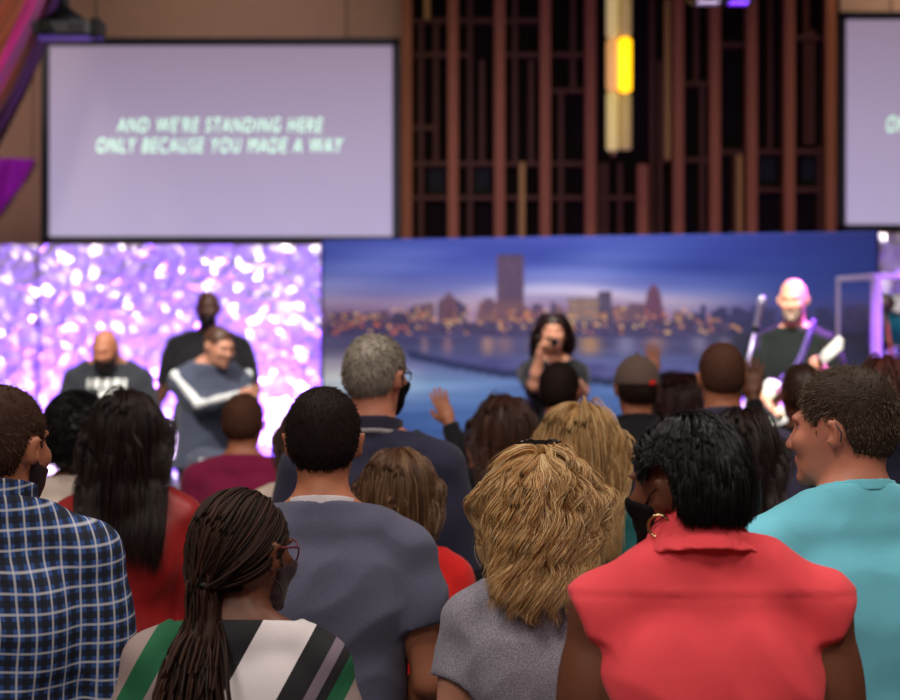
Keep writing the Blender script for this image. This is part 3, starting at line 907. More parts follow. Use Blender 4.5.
# ------------------------------------------------------------------ printed skyline backdrop
DM = 14.9
def skyline():
    nx, ny = 330, 156
    X = np.linspace(323, 877, nx)
    DD_ = 1 / np.interp(X, [323, 877], [1 / 15.5, 1 / 14.3])           # the banner stands at a slight angle
    ZT = CAMZ + 109.5 / F * 15.5; Zr = np.linspace(ZT, ST_Z + .01, ny)
    PX = np.repeat(X[:, None], ny, 1); DX = np.repeat(DD_[:, None], ny, 1); ZZ = np.repeat(Zr[None], nx, 0)
    PY = 350 - (ZZ - CAMZ) * F / DX
    r = np.random.default_rng(3)
    def grid_noise(fx, fy, n=9):
        s = 0
        for _ in range(n):
            a, b = r.uniform(.3, 1) * fx, r.normal() * fy
            s = s + np.sin(PX * a + PY * b + r.uniform(0, 6.28))
        return s / n ** .5
    C = np.zeros(PX.shape + (3,))
    def lerp(a, b, t): return np.array(a) * (1 - t[..., None]) + np.array(b) * t[..., None]
    ty = [231, 250, 270, 290, 303, 318]
    left = [(52, 66, 160), (58, 76, 172), (82, 98, 186), (120, 124, 190), (150, 132, 172), (140, 110, 148)]
    right = [(6, 32, 126), (8, 36, 132), (18, 46, 138), (38, 60, 148), (58, 66, 144), (58, 58, 122)]
    A = np.stack([np.interp(PY, ty, [c[i] for c in left]) for i in range(3)], -1)
    Bc = np.stack([np.interp(PY, ty, [c[i] for c in right]) for i in range(3)], -1)
    t = np.clip((PX - 600) / 200, 0, 1)[..., None]
    C = A * (1 - t) + Bc * t
    cl = np.clip(grid_noise(.03, .14), -1, 2) * np.clip((PY - 236) / 20, 0, 1) * (1 - .7 * t[..., 0])
    C += cl[..., None] * np.array([14, 14, 10])
    band = np.exp(-((PY - 296 - 6 * np.sin(PX * .02)) / 7) ** 2) * np.clip(1 - np.abs(PX - 590) / 190, 0, 1)
    C += band[..., None] * np.array([62, 52, 26])
    dk = np.exp(-((PY - 262 - (PX - 600) * .06) / 11) ** 2) * np.clip((PX - 470) / 80, 0, 1) * np.clip((800 - PX) / 80, 0, 1)
    C -= dk[..., None] * np.array([16, 14, 16])
    land = 318 + 2 * np.sin(PX * .13)
    def rect(x0, x1, y0, y1, c, n=8):
        m = (PX >= x0) & (PX <= x1) & (PY >= y0) & (PY <= y1)
        C[m] = np.array(c) + r.normal(size=(m.sum(), 1)) * n
    # low city
    for i in range(70):
        x = r.uniform(326, 735); wd = r.uniform(5, 16); hgt = r.uniform(6, 20) * (1.2 if 400 < x < 640 else .6)
        c = [(72, 58, 96), (92, 66, 94), (58, 52, 96), (110, 78, 92)][r.integers(4)]
        rect(x, x + wd, 322 - hgt, 334, c, 9)
    for i in range(30):
        x = r.uniform(690, 877); rect(x, x + r.uniform(4, 12), 322 - r.uniform(5, 20), 336, (42, 44, 96), 8)
    rect(425, 435, 302, 328, (104, 80, 98)); rect(443, 455, 296, 330, (92, 62, 88)); rect(446, 452, 292, 298, (92, 62, 88)); rect(393, 412, 313, 330, (60, 50, 88))
    rect(498, 524, 255, 318, (78, 58, 92), 6); rect(500, 523, 255, 258, (66, 50, 86))
    rect(492, 532, 310, 330, (126, 88, 92))
    rect(568, 606, 297, 322, (116, 98, 106)); rect(598, 612, 292, 324, (66, 56, 88)); rect(570, 600, 303, 306, (150, 116, 96)); rect(570, 600, 311, 314, (146, 110, 92))
    for y in np.arange(284, 334, 1.5):
        hw = np.interp(y, [284, 290, 300, 306, 320, 334], [2, 6, 8, 9, 14, 18]); rect(654 - hw, 654 + hw, y, y + 2, (92, 54, 88), 6)
    rect(326, 730, 322, 334, (62, 52, 96), 12); rect(730, 877, 322, 338, (40, 42, 92), 9)
    rect(498, 524, 300, 320, (98, 68, 90), 8)
    for i in range(150):
        x = r.uniform(330, 740); y = r.uniform(308, 333); rect(x, x + 3, y, y + 2, [(216, 150, 96), (190, 110, 80), (235, 190, 130)][r.integers(3)], 10)
    for i in range(26):
        x = r.uniform(330, 412); y = r.uniform(318, 340); rect(x, x + 5, y, y + 2.4, (196, 100, 72), 10)
    # harbour
    wtr = PY > 334
    deep = np.stack([np.interp(PY, [334, 350, 366, 384, 420, 493], v) for v in ([60, 66, 88, 84, 66, 46], [58, 68, 98, 116, 104, 80], [108, 120, 162, 184, 176, 150])], -1)
    deep += (np.clip(grid_noise(.05, .35), -1, 1) * 9)[..., None]
    lw = np.clip((430 - PX) / 90, 0, 1) * np.exp(-((PY - 378) / 26) ** 2)
    deep += lw[..., None] * np.array([92, 74, 26])
    lw = np.exp(-((PX - 400) / 90) ** 2) * np.exp(-((PY - 384) / 16) ** 2); deep += lw[..., None] * np.array([40, 44, 26])
    fr = np.clip((PX - 690) / 60, 0, 1)
    deep = deep * (1 - .45 * fr[..., None])
    C[wtr] = deep[wtr]
    for x, wd, c in ((548, 34, (214, 150, 96)), (590, 26, (220, 160, 90)), (488, 14, (206, 150, 122)), (505, 20, (150, 110, 120)), (448, 10, (170, 120, 130)), (655, 26, (176, 130, 120)), (626, 24, (150, 150, 190)), (700, 18, (150, 140, 170)), (425, 8, (170, 130, 140)), (725, 14, (140, 130, 160))):
        g = np.exp(-((PX - x) / (wd * .45)) ** 2) * np.clip((PY - 336) / 3, 0, 1) * np.clip((360 - PY) / 12, 0, 1) * (.75 + .25 * np.sin(PX * 1.3 + PY * .4))
        g = np.where(wtr, g, 0)[..., None]; C = C * (1 - g * .8) + np.array(c) * g * .8
    # breakwater
    pt = np.interp(PX, [405, 430, 480, 560, 650, 877], [352, 356, 358, 362, 368, 376]); pb = np.interp(PX, [405, 450, 500, 560, 640, 877], [354, 365, 374, 380, 384, 390])
    m = (PY > pt) & (PY < pb) & (PX > 404); C[m] = np.array([74, 74, 138]) + grid_noise(.2, .2)[m][:, None] * 5
    m = (PY > pb - 5) & (PY < pb + 3) & (PX > 408); C[m] = np.array([30, 42, 92])
    C = np.clip(C, 4, 250)
    me_v = np.stack([(PX - 450) / F * DX, DX, ZZ], -1).reshape(-1, 3)
    return me_v, C.reshape(-1, 3), nx, ny
mv, mc, nx, ny = skyline()
mur = tag(empty('backdrop_banner', (wx(600, DM), DM, ST_Z)), 'wide printed banner of a city skyline at dusk over water', 'banner')
i = np.arange(nx - 1)[:, None]; j = np.arange(ny - 1)[None]
Q = np.stack([i * ny + j, (i + 1) * ny + j, (i + 1) * ny + j + 1, i * ny + j + 1], -1).reshape(-1, 4)
po = link_mesh('printed_sheet', mv - np.array(mur.location), Q, None, mur)
at = po.data.color_attributes.new('print', 'FLOAT_COLOR', 'POINT')
lc = np.where(mc / 255 <= .04045, mc / 255 / 12.92, ((mc / 255 + .055) / 1.055) ** 2.4)
at.data.foreach_set('color', np.concatenate([lc, np.ones((len(lc), 1))], 1).astype(np.float32).ravel())
t = NT('printed_vinyl'); k = t.n.new('ShaderNodeVertexColor'); k.layer_name = 'print'; t.color(k.outputs[0]); t.set(Roughness=.7)
po.data.materials.append(t.m); po.modifiers.new('thickness', 'SOLIDIFY').thickness = .01
pl = np.array([mv[:, 0].min(), mv[:, 1].max()]); pr = np.array([mv[:, 0].max(), mv[:, 1].min()]); zt = mv[:, 2].max() - ST_Z
m = MB(); L3 = [np.array([p[0], p[1] + .05, 0]) - np.array([mur.location.x, mur.location.y, 0]) for p in (pl, (pl + pr) / 2, pr)]
for a in L3:
    m.tube([a, a + np.array([0, 0, zt])], .02, 10); m.box(tuple(a + np.array([0, .08, .01])), (.06, .3, .02))
m.tube([L3[0] + np.array([0, 0, zt - .02]), L3[2] + np.array([0, 0, zt - .02])], .02, 10)
m.build('support_frame', M_METALB, mur)

# ------------------------------------------------------------------ crumpled foil panels lit violet
DG = 16.35
def foil():
    t = NT('pearl_foil'); t.color(rgb(236, 226, 244)); t.set(Roughness=.22, Metallic=.6)
    t.bump(t.noise(30, 3), .25, .01)
    return t.m
M_FOIL = foil()
M_FOILF = plain('panel_rail', rgb(60, 50, 70), .5)
def foil_panel(x0, x1, y0, y1, D, label, seed):
    r0 = np.random.default_rng(seed)
    X0, X1, Z0, Z1 = wx(x0, D), wx(x1, D), wz(y1, D), wz(y0, D)
    st = .050; nx, nz = int((X1 - X0) / st), int((Z1 - Z0) / st)
    gx = np.linspace(X0, X1, nx + 1); gz = np.linspace(Z0, Z1, nz + 1)
    A, Bz = np.meshgrid(gx, gz, indexing='ij')
    inn = np.zeros(A.shape); inn[1:-1, 1:-1] = 1
    A = A + r0.uniform(-.36, .36, A.shape) * st * inn; Bz = Bz + r0.uniform(-.36, .36, A.shape) * st * inn
    Y = D - r0.uniform(0, 1, A.shape) ** 1.2 * .031 + .012 * np.sin(A * 5 + Bz * 3)
    V = np.stack([A - (X0 + X1) / 2, Y - D, Bz - Z0], -1).reshape(-1, 3)
    Fc = []
    for i in range(nx):
        for j in range(nz):
            a, b, c, d = i * (nz + 1) + j, (i + 1) * (nz + 1) + j, (i + 1) * (nz + 1) + j + 1, i * (nz + 1) + j + 1
            Fc += [(a, b, c), (a, c, d)] if r0.random() < .5 else [(a, b, d), (b, c, d)]
    g = tag(empty('foil_panel', ((X0 + X1) / 2, D, Z0)), label, 'panel')
    o = link_mesh('foil_sheet', V, Fc, M_FOIL, g, False)
    m = MB(); W = X1 - X0; Hh = Z1 - Z0
    for c, d in (((0, .05, .02), (W, .04, .04)), ((0, .05, Hh - .02), (W, .04, .04)), ((-W / 2 + .02, .05, Hh / 2), (.04, .04, Hh)), ((W / 2 - .02, .05, Hh / 2), (.04, .04, Hh))): m.box(c, d)
    m.build('rear_frame', M_FOILF, g)
    return g
zb = 350 + (CAMZ - ST_Z) * F / DG
foil_panel(40, 321, 245, zb, DG, 'wide crumpled foil panel lit violet behind the seated musicians', 5)
foil_panel(-120, 38, 245, zb, DG + .1, 'dimmer crumpled foil panel at the left edge of the stage', 6)
foil_panel(879, 1060, 234, zb, DG + .1, 'crumpled foil panel behind the drum shield at the right edge', 8)
# ------------------------------------------------------------------ the audience
SK_LIGHT = skin('skin_fair', rgb(206, 148, 122)); SK_TAN = skin('skin_tan', rgb(188, 122, 92)); SK_RED = skin('skin_ruddy', rgb(204, 134, 110))
SK_BROWN = skin('skin_brown', rgb(112, 66, 46)); SK_DEEP = skin('skin_deep', rgb(74, 42, 30))
H_BLACK = hairmat('hair_black', rgb(14, 12, 15), rgb(30, 26, 30), .30)
H_DARK = hairmat('hair_dark_brown', rgb(30, 20, 20), rgb(62, 40, 36), .36)
H_BROWN = hairmat('hair_brown', rgb(56, 36, 28), rgb(100, 66, 48), .42)
H_SDARK = hairmat('short_dark_hair', rgb(26, 18, 18), rgb(52, 36, 32), .7, spec=.15); H_SBROWN = hairmat('short_brown_hair', rgb(58, 38, 30), rgb(98, 66, 50), .7, spec=.15); H_SRED = hairmat('short_reddish_hair', rgb(74, 46, 38), rgb(116, 76, 58), .7, spec=.15)
H_BRAID = hairmat('hair_braids', rgb(24, 14, 11), rgb(66, 36, 25), .6, spec=.2)
H_GREY = hairmat('hair_grey', rgb(104, 92, 84), rgb(150, 138, 126), .5, rgb(186, 176, 164))
H_SALT = hairmat('hair_greying_brown', rgb(48, 36, 29), rgb(98, 80, 63), .6, rgb(130, 114, 96), spec=.2)
H_BLONDE = hairmat('hair_golden_blonde', rgb(160, 104, 58), rgb(236, 188, 122), .38, rgb(255, 230, 180))
H_ASH = hairmat('hair_pale_blonde', rgb(160, 112, 66), rgb(220, 176, 112), .38, rgb(236, 208, 160))
H_BOB = hairmat('hair_streaked', rgb(72, 44, 32), rgb(130, 90, 62), .38, rgb(176, 140, 104))
H_CHEST = hairmat('hair_chestnut', rgb(58, 34, 28), rgb(108, 66, 50), .4)
DENIM = cloth('dark_denim', rgb(38, 44, 64), .2, .9, 40); TROU = cloth('charcoal_trousers', rgb(42, 42, 46)); KHAKI = cloth('khaki_trousers', rgb(120, 104, 80))
SHOE = plain('dark_shoe', rgb(28, 24, 24), .45); SHOE2 = plain('pale_shoe', rgb(150, 146, 140), .5)
M_MASK = cloth('black_mask', rgb(11, 10, 11), .1, .9, 60, 0)
M_GOLD = plain('pale_gold', rgb(220, 190, 140), .2, 1.0)
FINE, MID, FAR = .0068, .0085, .011

def plaid():
    t = NT('plaid_cotton'); X = t.xyz()
    def stripe(v, per, c, w, ph=0.0):
        f = t.math('FRACT', t.math('ADD', t.math('DIVIDE', v, per), ph)); d = t.math('ABSOLUTE', t.math('SUBTRACT', f, c))
        return t.math('SUBTRACT', 1.0, t.math('SMOOTH_MIN', 1.0, t.math('MAXIMUM', 0.0, t.math('MULTIPLY', t.math('SUBTRACT', d, w), 14.0)), .05))
    u = t.math('ADD', X[0], t.math('MULTIPLY', X[1], .6)); v = t.math('SUBTRACT', X[2], t.math('MULTIPLY', X[1], .2))
    pu, pv = .037, .038
    col = t.mix(t.noise(300, 2), rgb(34, 66, 128), rgb(50, 88, 154))
    col = t.mix(t.math('MULTIPLY', stripe(u, pu, .5, .15, .5), .82), col, rgb(12, 13, 24))
    col = t.mix(t.math('MULTIPLY', stripe(v, pv, .5, .15, .5), .82), col, rgb(12, 13, 24))
    col = t.mix(t.math('MULTIPLY', stripe(u, pu, .5, .025), .55), col, rgb(226, 224, 232))
    col = t.mix(t.math('MULTIPLY', stripe(v, pv, .5, .025), .55), col, rgb(226, 224, 232))
    t.color(col); t.set(Roughness=.85); t.bump(t.noise(400, 2), .15, .002); return t.m
def blocks():
    t = NT('colour_block_jersey'); X = t.xyz()
    u = t.math('SUBTRACT', t.math('ADD', t.math('MULTIPLY', X[0], 531.0), 945.0), t.math('MULTIPLY', X[2], 292.0))
    f = t.math('DIVIDE', t.math('SUBTRACT', u, 440.0), 320.0)
    G, T, K, Wt, L = rgb(18, 98, 62), rgb(158, 140, 138), rgb(24, 22, 30), rgb(232, 224, 228), rgb(126, 112, 128)
    P = lambda a: (a - 440) / 320
    st = [(0, G), (P(468), T), (P(492), G), (P(519), T), (P(535), G), (P(550), K), (P(594), Wt), (P(650), K), (P(676), L), (P(688), K), (P(699), G), (P(717), T), (P(740), K)]
    t.color(t.ramp(f, st, 'CONSTANT')); t.set(Roughness=.8); t.bump(t.noise(300, 2), .12, .002); return t.m

def add(px, D, top, th=.01, rz=0, **k):
    H = wz(top, D) - th
    return (wx(px, D), D, 0), H, math.radians(rz)
def mat_of(o, names=('shirt', 'blouse', 'top', 'jacket')):
    return next(c for c in o.children if any(n in c.name for n in names)).data.materials[0]
def R_(seed): return np.random.default_rng(seed)

# --- woman in the coral sleeveless shirt
loc, H, rz = add(710, 3.7, 409, .024)
B = Body(H, 'f', .188, 1.26, headx=-.024, shz=.804, yaw=46, pitch=4, trap=.030, neck=1.12)
g = garment(B, FINE, .014, .888, .28, .50, .13, .0085, 11, 26, .012, seam=wz(600, 3.58), armhole=.236)
hr = hair_long(B, FINE, R_(21), B.head, 7500, .120, .0011, .010, .013, 12, drop=-.016, tips=.2, outw=.05, clump=3, cspread=.0015, capoff=lambda q: np.interp(q[:, 2], [-.066, -.036], [-.009, .012]), cond=lambda q: (q[:, 2] > -.052) | (q[:, 1] > .0), pull=.5, lenf=lambda q: np.clip((q[:, 2] - np.maximum(hairline(q[:, 1]), -.062)) / .12, .14, 1) * np.interp(q[:, 1], [.02, .05], [1, .4]), wl_=.07)
o = make_person('woman in a coral sleeveless collared shirt with cropped black hair and a hoop earring', B, loc, rz, SK_BROWN, hr, H_BLACK, g, cloth('coral_cotton', rgb(244, 78, 88), .05, .75, 12, .1), DENIM, SHOE, FINE, shirt_name='sleeveless_shirt')
mc_ = mat_of(o)
collar_ring(B, .0045,   .048, .012, H * .866, H * .914, .22, mc_, o)
for sg in (-1, 1):
    c = B.hw((sg * .084, -.004, -.062)); m = MB(); m.ring(c, .019, .0026, tuple(B.R @ np.array([1, .5, 0])), 30, 8); m.build('hoop_earring', M_GOLD, o, True)
def mask(B, o, mat, name='face_mask'):
    def f(P):
        q = B.hl(P); d = B.head(P) - .006
        d = smax(d, q[:, 2] - np.interp(q[:, 1], [.0, .06, .11], [-.035, -.02, -.006]), .004)
        d = smax(d, .022 - q[:, 1] - .12 * np.abs(q[:, 2] + .05), .004); return smax(d, -.112 - q[:, 2], .004)
    V, Q = surface_net(f, B.hc - .16, B.hc + .16, .005); link_mesh(name, V, Q, mat, o)
    for sg in (-1, 1):
        m = MB()
        for a, b in ((-.025, .012), (-.075, -.045)):
            m2 = MB(); p = [B.hw((sg * .064, .040, a)), B.hw((sg * .078, .016, (a + b) / 2)), B.hw((sg * .083, -.016, b))]
            m.tube(p, .0016, 6)
        m.build('ear_loop', mat, o, True)
mask(B, o, M_MASK)

# --- man in the turquoise T-shirt
loc, H, rz = add(853, 4.3, 361, .022, rz=16)
B = Body(H, 'm', .200, 1.14, yaw=44, trap=.016, pitch=3, joints={'elL': (-.26, .02, .60 * H), 'wrL': (-.16, .20, .56 * H)}, neck=1.1)
g = garment(B, FINE, .014, .872, .22, .48, .75, .006, 12, 24, .014, flare=.012)
hr = hair_short(B, FINE, R_(22), 5200, .012, .005, .45, 2.6, r=.0008, forward=.9, amp=.0012)
o = make_person('man in a turquoise T-shirt with greying brown hair looking towards the left', B, loc, rz, SK_RED, hr, H_SALT, g, cloth('turquoise_jersey', rgb(118, 208, 230), .04, .8, 10), KHAKI, SHOE, FINE, eyes=True, shirt_name='t_shirt')
collar_ring(B, .0045, .014, .012, H * .862, H * .876, .22, mat_of(o), o)
m = MB(); p = [B.hw((-.082, .008, .018)), B.hw((-.089, -.018, .016)), B.hw((-.090, -.030, -.006)), B.hw((-.087, -.026, -.024))]; m.tube(p, .0018, 6); m.build('hearing_aid_wire', plain('grey_plastic', rgb(70, 66, 66), .4), o, True)

# --- woman with braids
loc, H, rz = add(237, 4.0, 486, .014)
B = Body(H, 'f', .153, 1.12, yaw=-36, pitch=6, roll=-3)
g = garment(B, FINE, .012, .848, .18, .50, 1.0, .0035, 13, 26, .014, flare=.014)
rg = R_(23)
tie = B.hw((-.004, -.108, -.068))
P, q = roots(B, 300, rg, .006, .0)
N = len(P); K = 16
nt = B.R @ np.array([0, -1.0, -.15])
def comb(p, t):
    v = tie - p; return v / (np.linalg.norm(v, axis=1)[:, None] + 1e-6)
dist = np.linalg.norm(tie - P, axis=1)
S1 = grow(B.cranium, P, comb(P, 0), dist * 1.22, 14, comb, .5, .008 + rg.uniform(0, .004, N), .0, rg)
e = S1[:, -1]; S1 = S1 + (tie + rg.normal(size=(N, 3)) * .011 - e)[:, None] * (np.linspace(0, 1, 14) ** 2)[None, :, None]
tl = []
p = S1[:, -1]
dd = np.tile(np.array([[-.02, -.18, -1.0]]), (N, 1)) + rg.normal(size=(N, 3)) * np.array([.15, .08, .05])
Ls = rg.uniform(.20, .31, N)
fr = lambda P: np.minimum(g[0](P), B.upper(P))
S2 = grow(fr, p + dd * .004, dd, Ls, 14, np.array([[.0, -.03, -1.0]]), .12, .004, .05, rg)
S = np.concatenate([S1, S2], 1)
ok = (np.abs(S2[:, :, 0] - tie[0]).max(1) < .095) & (S2[:, -1, 2] < tie[2] - .12); S = S[ok]; N = len(S)
twist = np.where(np.arange(28)[None] % 2 == 0, 1.12, .9) * .0030
Vc, Qc = surface_net(cap_field(B, .007, .0), B.hc - .18, B.hc + .18, FINE)
tail = lambda P: smin(cone(P, tie + (0, .005, .01), tie + (-.004, -.014, -.10), .021, .035), cone(P, tie + (-.004, -.014, -.10), tie + (-.004, -.02, -.20), .035, .012), .02)
Vt, Qt = surface_net(lambda P: tail(P) - .003 * np.sin(P[:, 0] * 900), tie - .25, tie + .12, .006)
hr = joined([(Vc, Qc), (Vt, Qt), tubes(S, twist, 5)])
o = make_person('woman with dark braids tied in a low ponytail and a green, black and white top', B, loc, rz, SK_BROWN, hr, H_BRAID, g, blocks(), TROU, SHOE, FINE, shirt_name='blouse', hair_name='braided_hair')
m = MB(); m.ring(tie + np.array([0, -.002, .004]), .023, .006, (.05, .1, 1), 24, 8); m.build('hair_tie', plain('black_elastic', rgb(16, 14, 16), .6), o, True)
mask(B, o, cloth('floral_mask', rgb(52, 30, 36), .6, .8, 160))
m = MB()
for sg in (-1, 1):
    m.ring(B.hw((sg * .034, .100, .006)), .023, .0018, tuple(B.R @ np.array([sg * .25, 1, 0])), 24, 6)
    m.tube([B.hw((sg * .058, .094, .012)), B.hw((sg * .082, .06, .013)), B.hw((sg * .088, -.005, .010))], .0022, 6)
m.tube([B.hw((-.011, .106, .010)), B.hw((.011, .106, .010))], .002, 6)
m.build('eyeglasses', plain('plum_frame', rgb(110, 40, 60), .3), o, True)

# --- man in the grey T-shirt
loc, H, rz = add(323, 4.75, 384, .014)
B = Body(H, 'm', .180, 1.05, yaw=-3, pitch=2, joints={'elR': (.245, -.02, .625 * H), 'wrR': (.17, .16, .56 * H), 'elL': (-.245, -.02, .62 * H), 'wrL': (-.17, .15, .55 * H)})
g = garment(B, FINE, .012, .856, .22, .48, .58, .006, 14, 26, .016, flare=.012)
hr = hair_short(B, FINE, R_(24), 6500, .011, .006, .55, 1.5, r=.0009, amp=.0008)
o = make_person('man in a slate grey T-shirt with white neck trim and short dark hair', B, loc, rz, SK_TAN, hr, H_SDARK, g, cloth('slate_jersey', rgb(96, 96, 118), .06, .85, 14, .1, heather=.10), DENIM, SHOE2, FINE, shirt_name='t_shirt')
collar_ring(B, .004, .013, .0115, H * .850, H * .8625, .22, cloth('white_rib', rgb(214, 206, 214), .04), o, 'neck_trim')

# --- woman with wavy blonde hair
loc, H, rz = add(542, 4.4, 445, .030)
B = Body(H, 'f', .143, 1.06, yaw=0, pitch=2)
g = garment(B, FINE, .011, .850, .25, .50, .46, .006, 15, 30, .010, flare=.008)
fr = lambda P, g=g, B=B: np.minimum(np.minimum(g[0](P), B.upper(P)), 1)
hr = hair_long(B, FINE, R_(125), fr, 9600, .300, .0009, .018, .013, 26, wave=.013, wl=.105, drop=.015, tips=.22, clump=24, cspread=.0042, lenf=lambda q: (.300 - np.clip(.115 - q[:, 2], 0, .2) * .75) / .300 * (1 - .42 * (q[:, 0] / .0745) ** 2), outw=.08, part=.0, pull=.7, wl_=.078)
o = make_person('woman with wavy golden blonde hair in a heather grey T-shirt, sunglasses on her head', B, loc, rz, SK_LIGHT, hr, H_BLONDE, g, cloth('heather_grey_jersey', rgb(146, 142, 156), .06, .85, 14, .1, heather=.28), DENIM, SHOE2, FINE, shirt_name='t_shirt', hair_name='wavy_hair')
m = MB(); M_SG = plain('glossy_black_plastic', rgb(18, 16, 18), .15)
pts = [B.hw((math.sin(a) * .104, .030 + .012 * math.cos(a), .026 + math.cos(a) * .126)) for a in np.linspace(-1.15, 1.15, 20)]
m.tube(pts, .0042, 8)
for sg in (-1, 1):
    m.ball((0, 0, 0), (.026, .007, .020), 14, 8)
    m.V[-1] = (m.V[-1] @ np.array(Euler((.9, sg * .35, 0)).to_matrix()).T) * B.hs @ B.R.T + B.hw((sg * .034, .050, .143))
m.build('sunglasses', M_SG, o, True)

# --- man in the plaid shirt
loc, H, rz = add(-2, 4.3, 383, .013)
B = Body(H, 'm', .182, 1.06, yaw=-26, pitch=2, trap=.022, shz=.803)
g = garment(B, FINE, .013, .876, .25, .46, 1.92, .005, 16, 28, .018)
hr = hair_short(B, FINE, R_(26), 5000, .012, .006, .5, 1.6, r=.0009, amp=.0014)
o = make_person('man in a blue and white plaid shirt at the left edge', B, loc, rz, SK_TAN, hr, H_SBROWN, g, plaid(), DENIM, SHOE, FINE, shirt_name='plaid_shirt')
collar_ring(B, .0045, .012, .022, H * .860, H * .895, .25, mat_of(o), o)
def beard(B, o, mat, off=.006):
    def f(P):
        q = B.hl(P); d = B.head(P) - off
        d = smax(d, q[:, 2] - np.interp(q[:, 1], [.0, .03, .09, .12], [.0, -.035, -.048, -.045]), .006)
        d = smax(d, .004 - q[:, 1], .004); d = smax(d, -ell(q, (0, .10, -.0615), (.017, .02, .006)) * 1.0, .002); return smax(d, np.abs(q[:, 0]) - .071, .003)
    V, Q = surface_net(f, B.hc - .15, B.hc + .15, .005); link_mesh('beard', V, Q, mat, o)
beard(B, o, H_DARK)

# --- woman in the red blouse
loc, H, rz = add(127, 6.0, 388, .020)
B = Body(H, 'f', .150, 1.0, yaw=6, pitch=0)
g = garment(B, MID, .012, .850, .25, .50, 1.92, .006, 17, 26, .018)
fr = lambda P, g=g, B=B: np.minimum(g[0](P), B.upper(P))
hr = hair_long(B, MID, R_(27), fr, 6000, .44, .0011, .018, .012, 20, drop=.01, tips=.26, clump=5, cspread=.005, pull=.5, wl_=.100)
o = make_person('woman in a dark red blouse with long straight dark hair', B, loc, rz, SK_TAN, hr, H_DARK, g, cloth('red_satin', rgb(158, 24, 26), .14, .45, 18, .1), TROU, SHOE, MID, shirt_name='blouse')

# --- woman with full black curls
loc, H, rz = add(77, 7.3, 391, .050)
B = Body(H, 'f', .150, 1.0, yaw=10)
g = garment(B, FAR, .010, .850, .3, .50, .3, .004, 18, 26, .010)
hr = hair_afro(B, MID, R_(28), .050, 2400)
o = make_person('woman with full black curly hair in a white top with a dark strap', B, loc, rz, SK_BROWN, hr, H_BLACK, g, cloth('white_cotton', rgb(218, 200, 190), .05), TROU, SHOE, FAR, shirt_name='top')
def fstrap(P):
    d = g[0](P); u = P[:, 0] * .85 + P[:, 1] * .1 - (P[:, 2] - .8 * B.H) * .35
    return np.maximum(np.abs(d - .003) - .004, np.abs(u - .065) - .012)
lo, hi = tight(B, g[1], g[2]); link_mesh('bag_strap', *surface_net(fstrap, lo, hi, .006), plain('dark_strap', rgb(46, 36, 38), .6), o)

# --- person in maroon
loc, H, rz = add(243, 8.4, 392, .012)
B = Body(H, 'm', .175, 1.05, yaw=-8)
g = garment(B, FAR, .012, .856, .25, .48, .8, .004, 19, 24, .014)
hr = hair_short(B, MID, R_(29), 1200, .014, .007, .3, 1.3, r=.0016)
make_person('person in a plum red shirt with short reddish brown hair near the stage', B, loc, rz, SK_TAN, hr, H_SRED, g, cloth('plum_jersey', rgb(136, 28, 72), .08), DENIM, SHOE, FAR)

# --- mostly hidden person in white
loc, H, rz = add(308, 7.2, 406, .012)
B = Body(H, 'f', .150, 1.0, yaw=5)
g = garment(B, FAR, .012, .850, .25, .50, .9, .005, 20, 24, .014)
hr = hair_long(B, FAR, R_(30), B.upper, 700, .22, .0026, .014, .012, 10)
make_person('person in a cream white top mostly hidden behind the man in slate grey', B, loc, rz, SK_LIGHT, hr, H_BROWN, g, cloth('cream_cotton', rgb(216, 196, 182), .06), TROU, SHOE, FAR, shirt_name='top')

# --- tall man in the navy polo
loc, H, rz = add(373, 6.2, 332, .014)
B = Body(H, 'm', .194, 1.14, yaw=-30, pitch=2, neck=1.12)
g = garment(B, MID, .014, .852, .25, .48, .95, .005, 31, 26, .02, flare=.014)
hr = hair_short(B, MID, R_(31), 4200, .016, .006, .5, 1.4, r=.0012, amp=.002)
o = make_person('tall man with grey hair in a navy polo shirt', B, loc, rz, SK_RED, hr, H_GREY, g, cloth('navy_pique', rgb(44, 44, 66), .08), KHAKI, SHOE, MID, shirt_name='polo_shirt')
collar_ring(B, .0045, .008, .018, H * .842, H * .872, .25, cloth('navy_collar', rgb(50, 48, 66), .06), o)
collar_ring(B, .0045, .0195, .0205, H * .842, H * .850, .25, cloth('grey_collar_edge', rgb(150, 142, 148), .06), o, 'collar_trim')
mask(B, o, M_MASK)
m = MB()
for sg in (-1, 1): m.tube([B.hw((sg * .058, .098, .012)), B.hw((sg * .080, .06, .013)), B.hw((sg * .088, -.005, .012))], .0022, 6)
for sg in (-1, 1): m.ring(B.hw((sg * .034, .103, .004)), .022, .0018, tuple(B.R @ np.array([sg * .25, 1, 0])), 20, 6)
m.tube([B.hw((-.011, .108, .010)), B.hw((.011, .108, .010))], .002, 6)
m.build('eyeglasses', plain('black_frame', rgb(24, 22, 26), .3), o, True)

# --- woman with the streaked bob
loc, H, rz = add(398, 5.5, 446, .022)
B = Body(H, 'f', .134, .98, yaw=-4, pitch=2)
g = garment(B, MID, .012, .850, .25, .50, .95, .005, 32, 26, .016)
hr = hair_long(B, MID, R_(32), B.upper, 5000, .235, .0011, .012, .012, 14, drop=.0, tips=.08, clump=3, cspread=.003)
make_person('woman with a streaked brown bob in a bright red top', B, loc, rz, SK_LIGHT, hr, H_BOB, g, cloth('bright_red_knit', rgb(222, 34, 32), .06), DENIM, SHOE, MID, shirt_name='top')

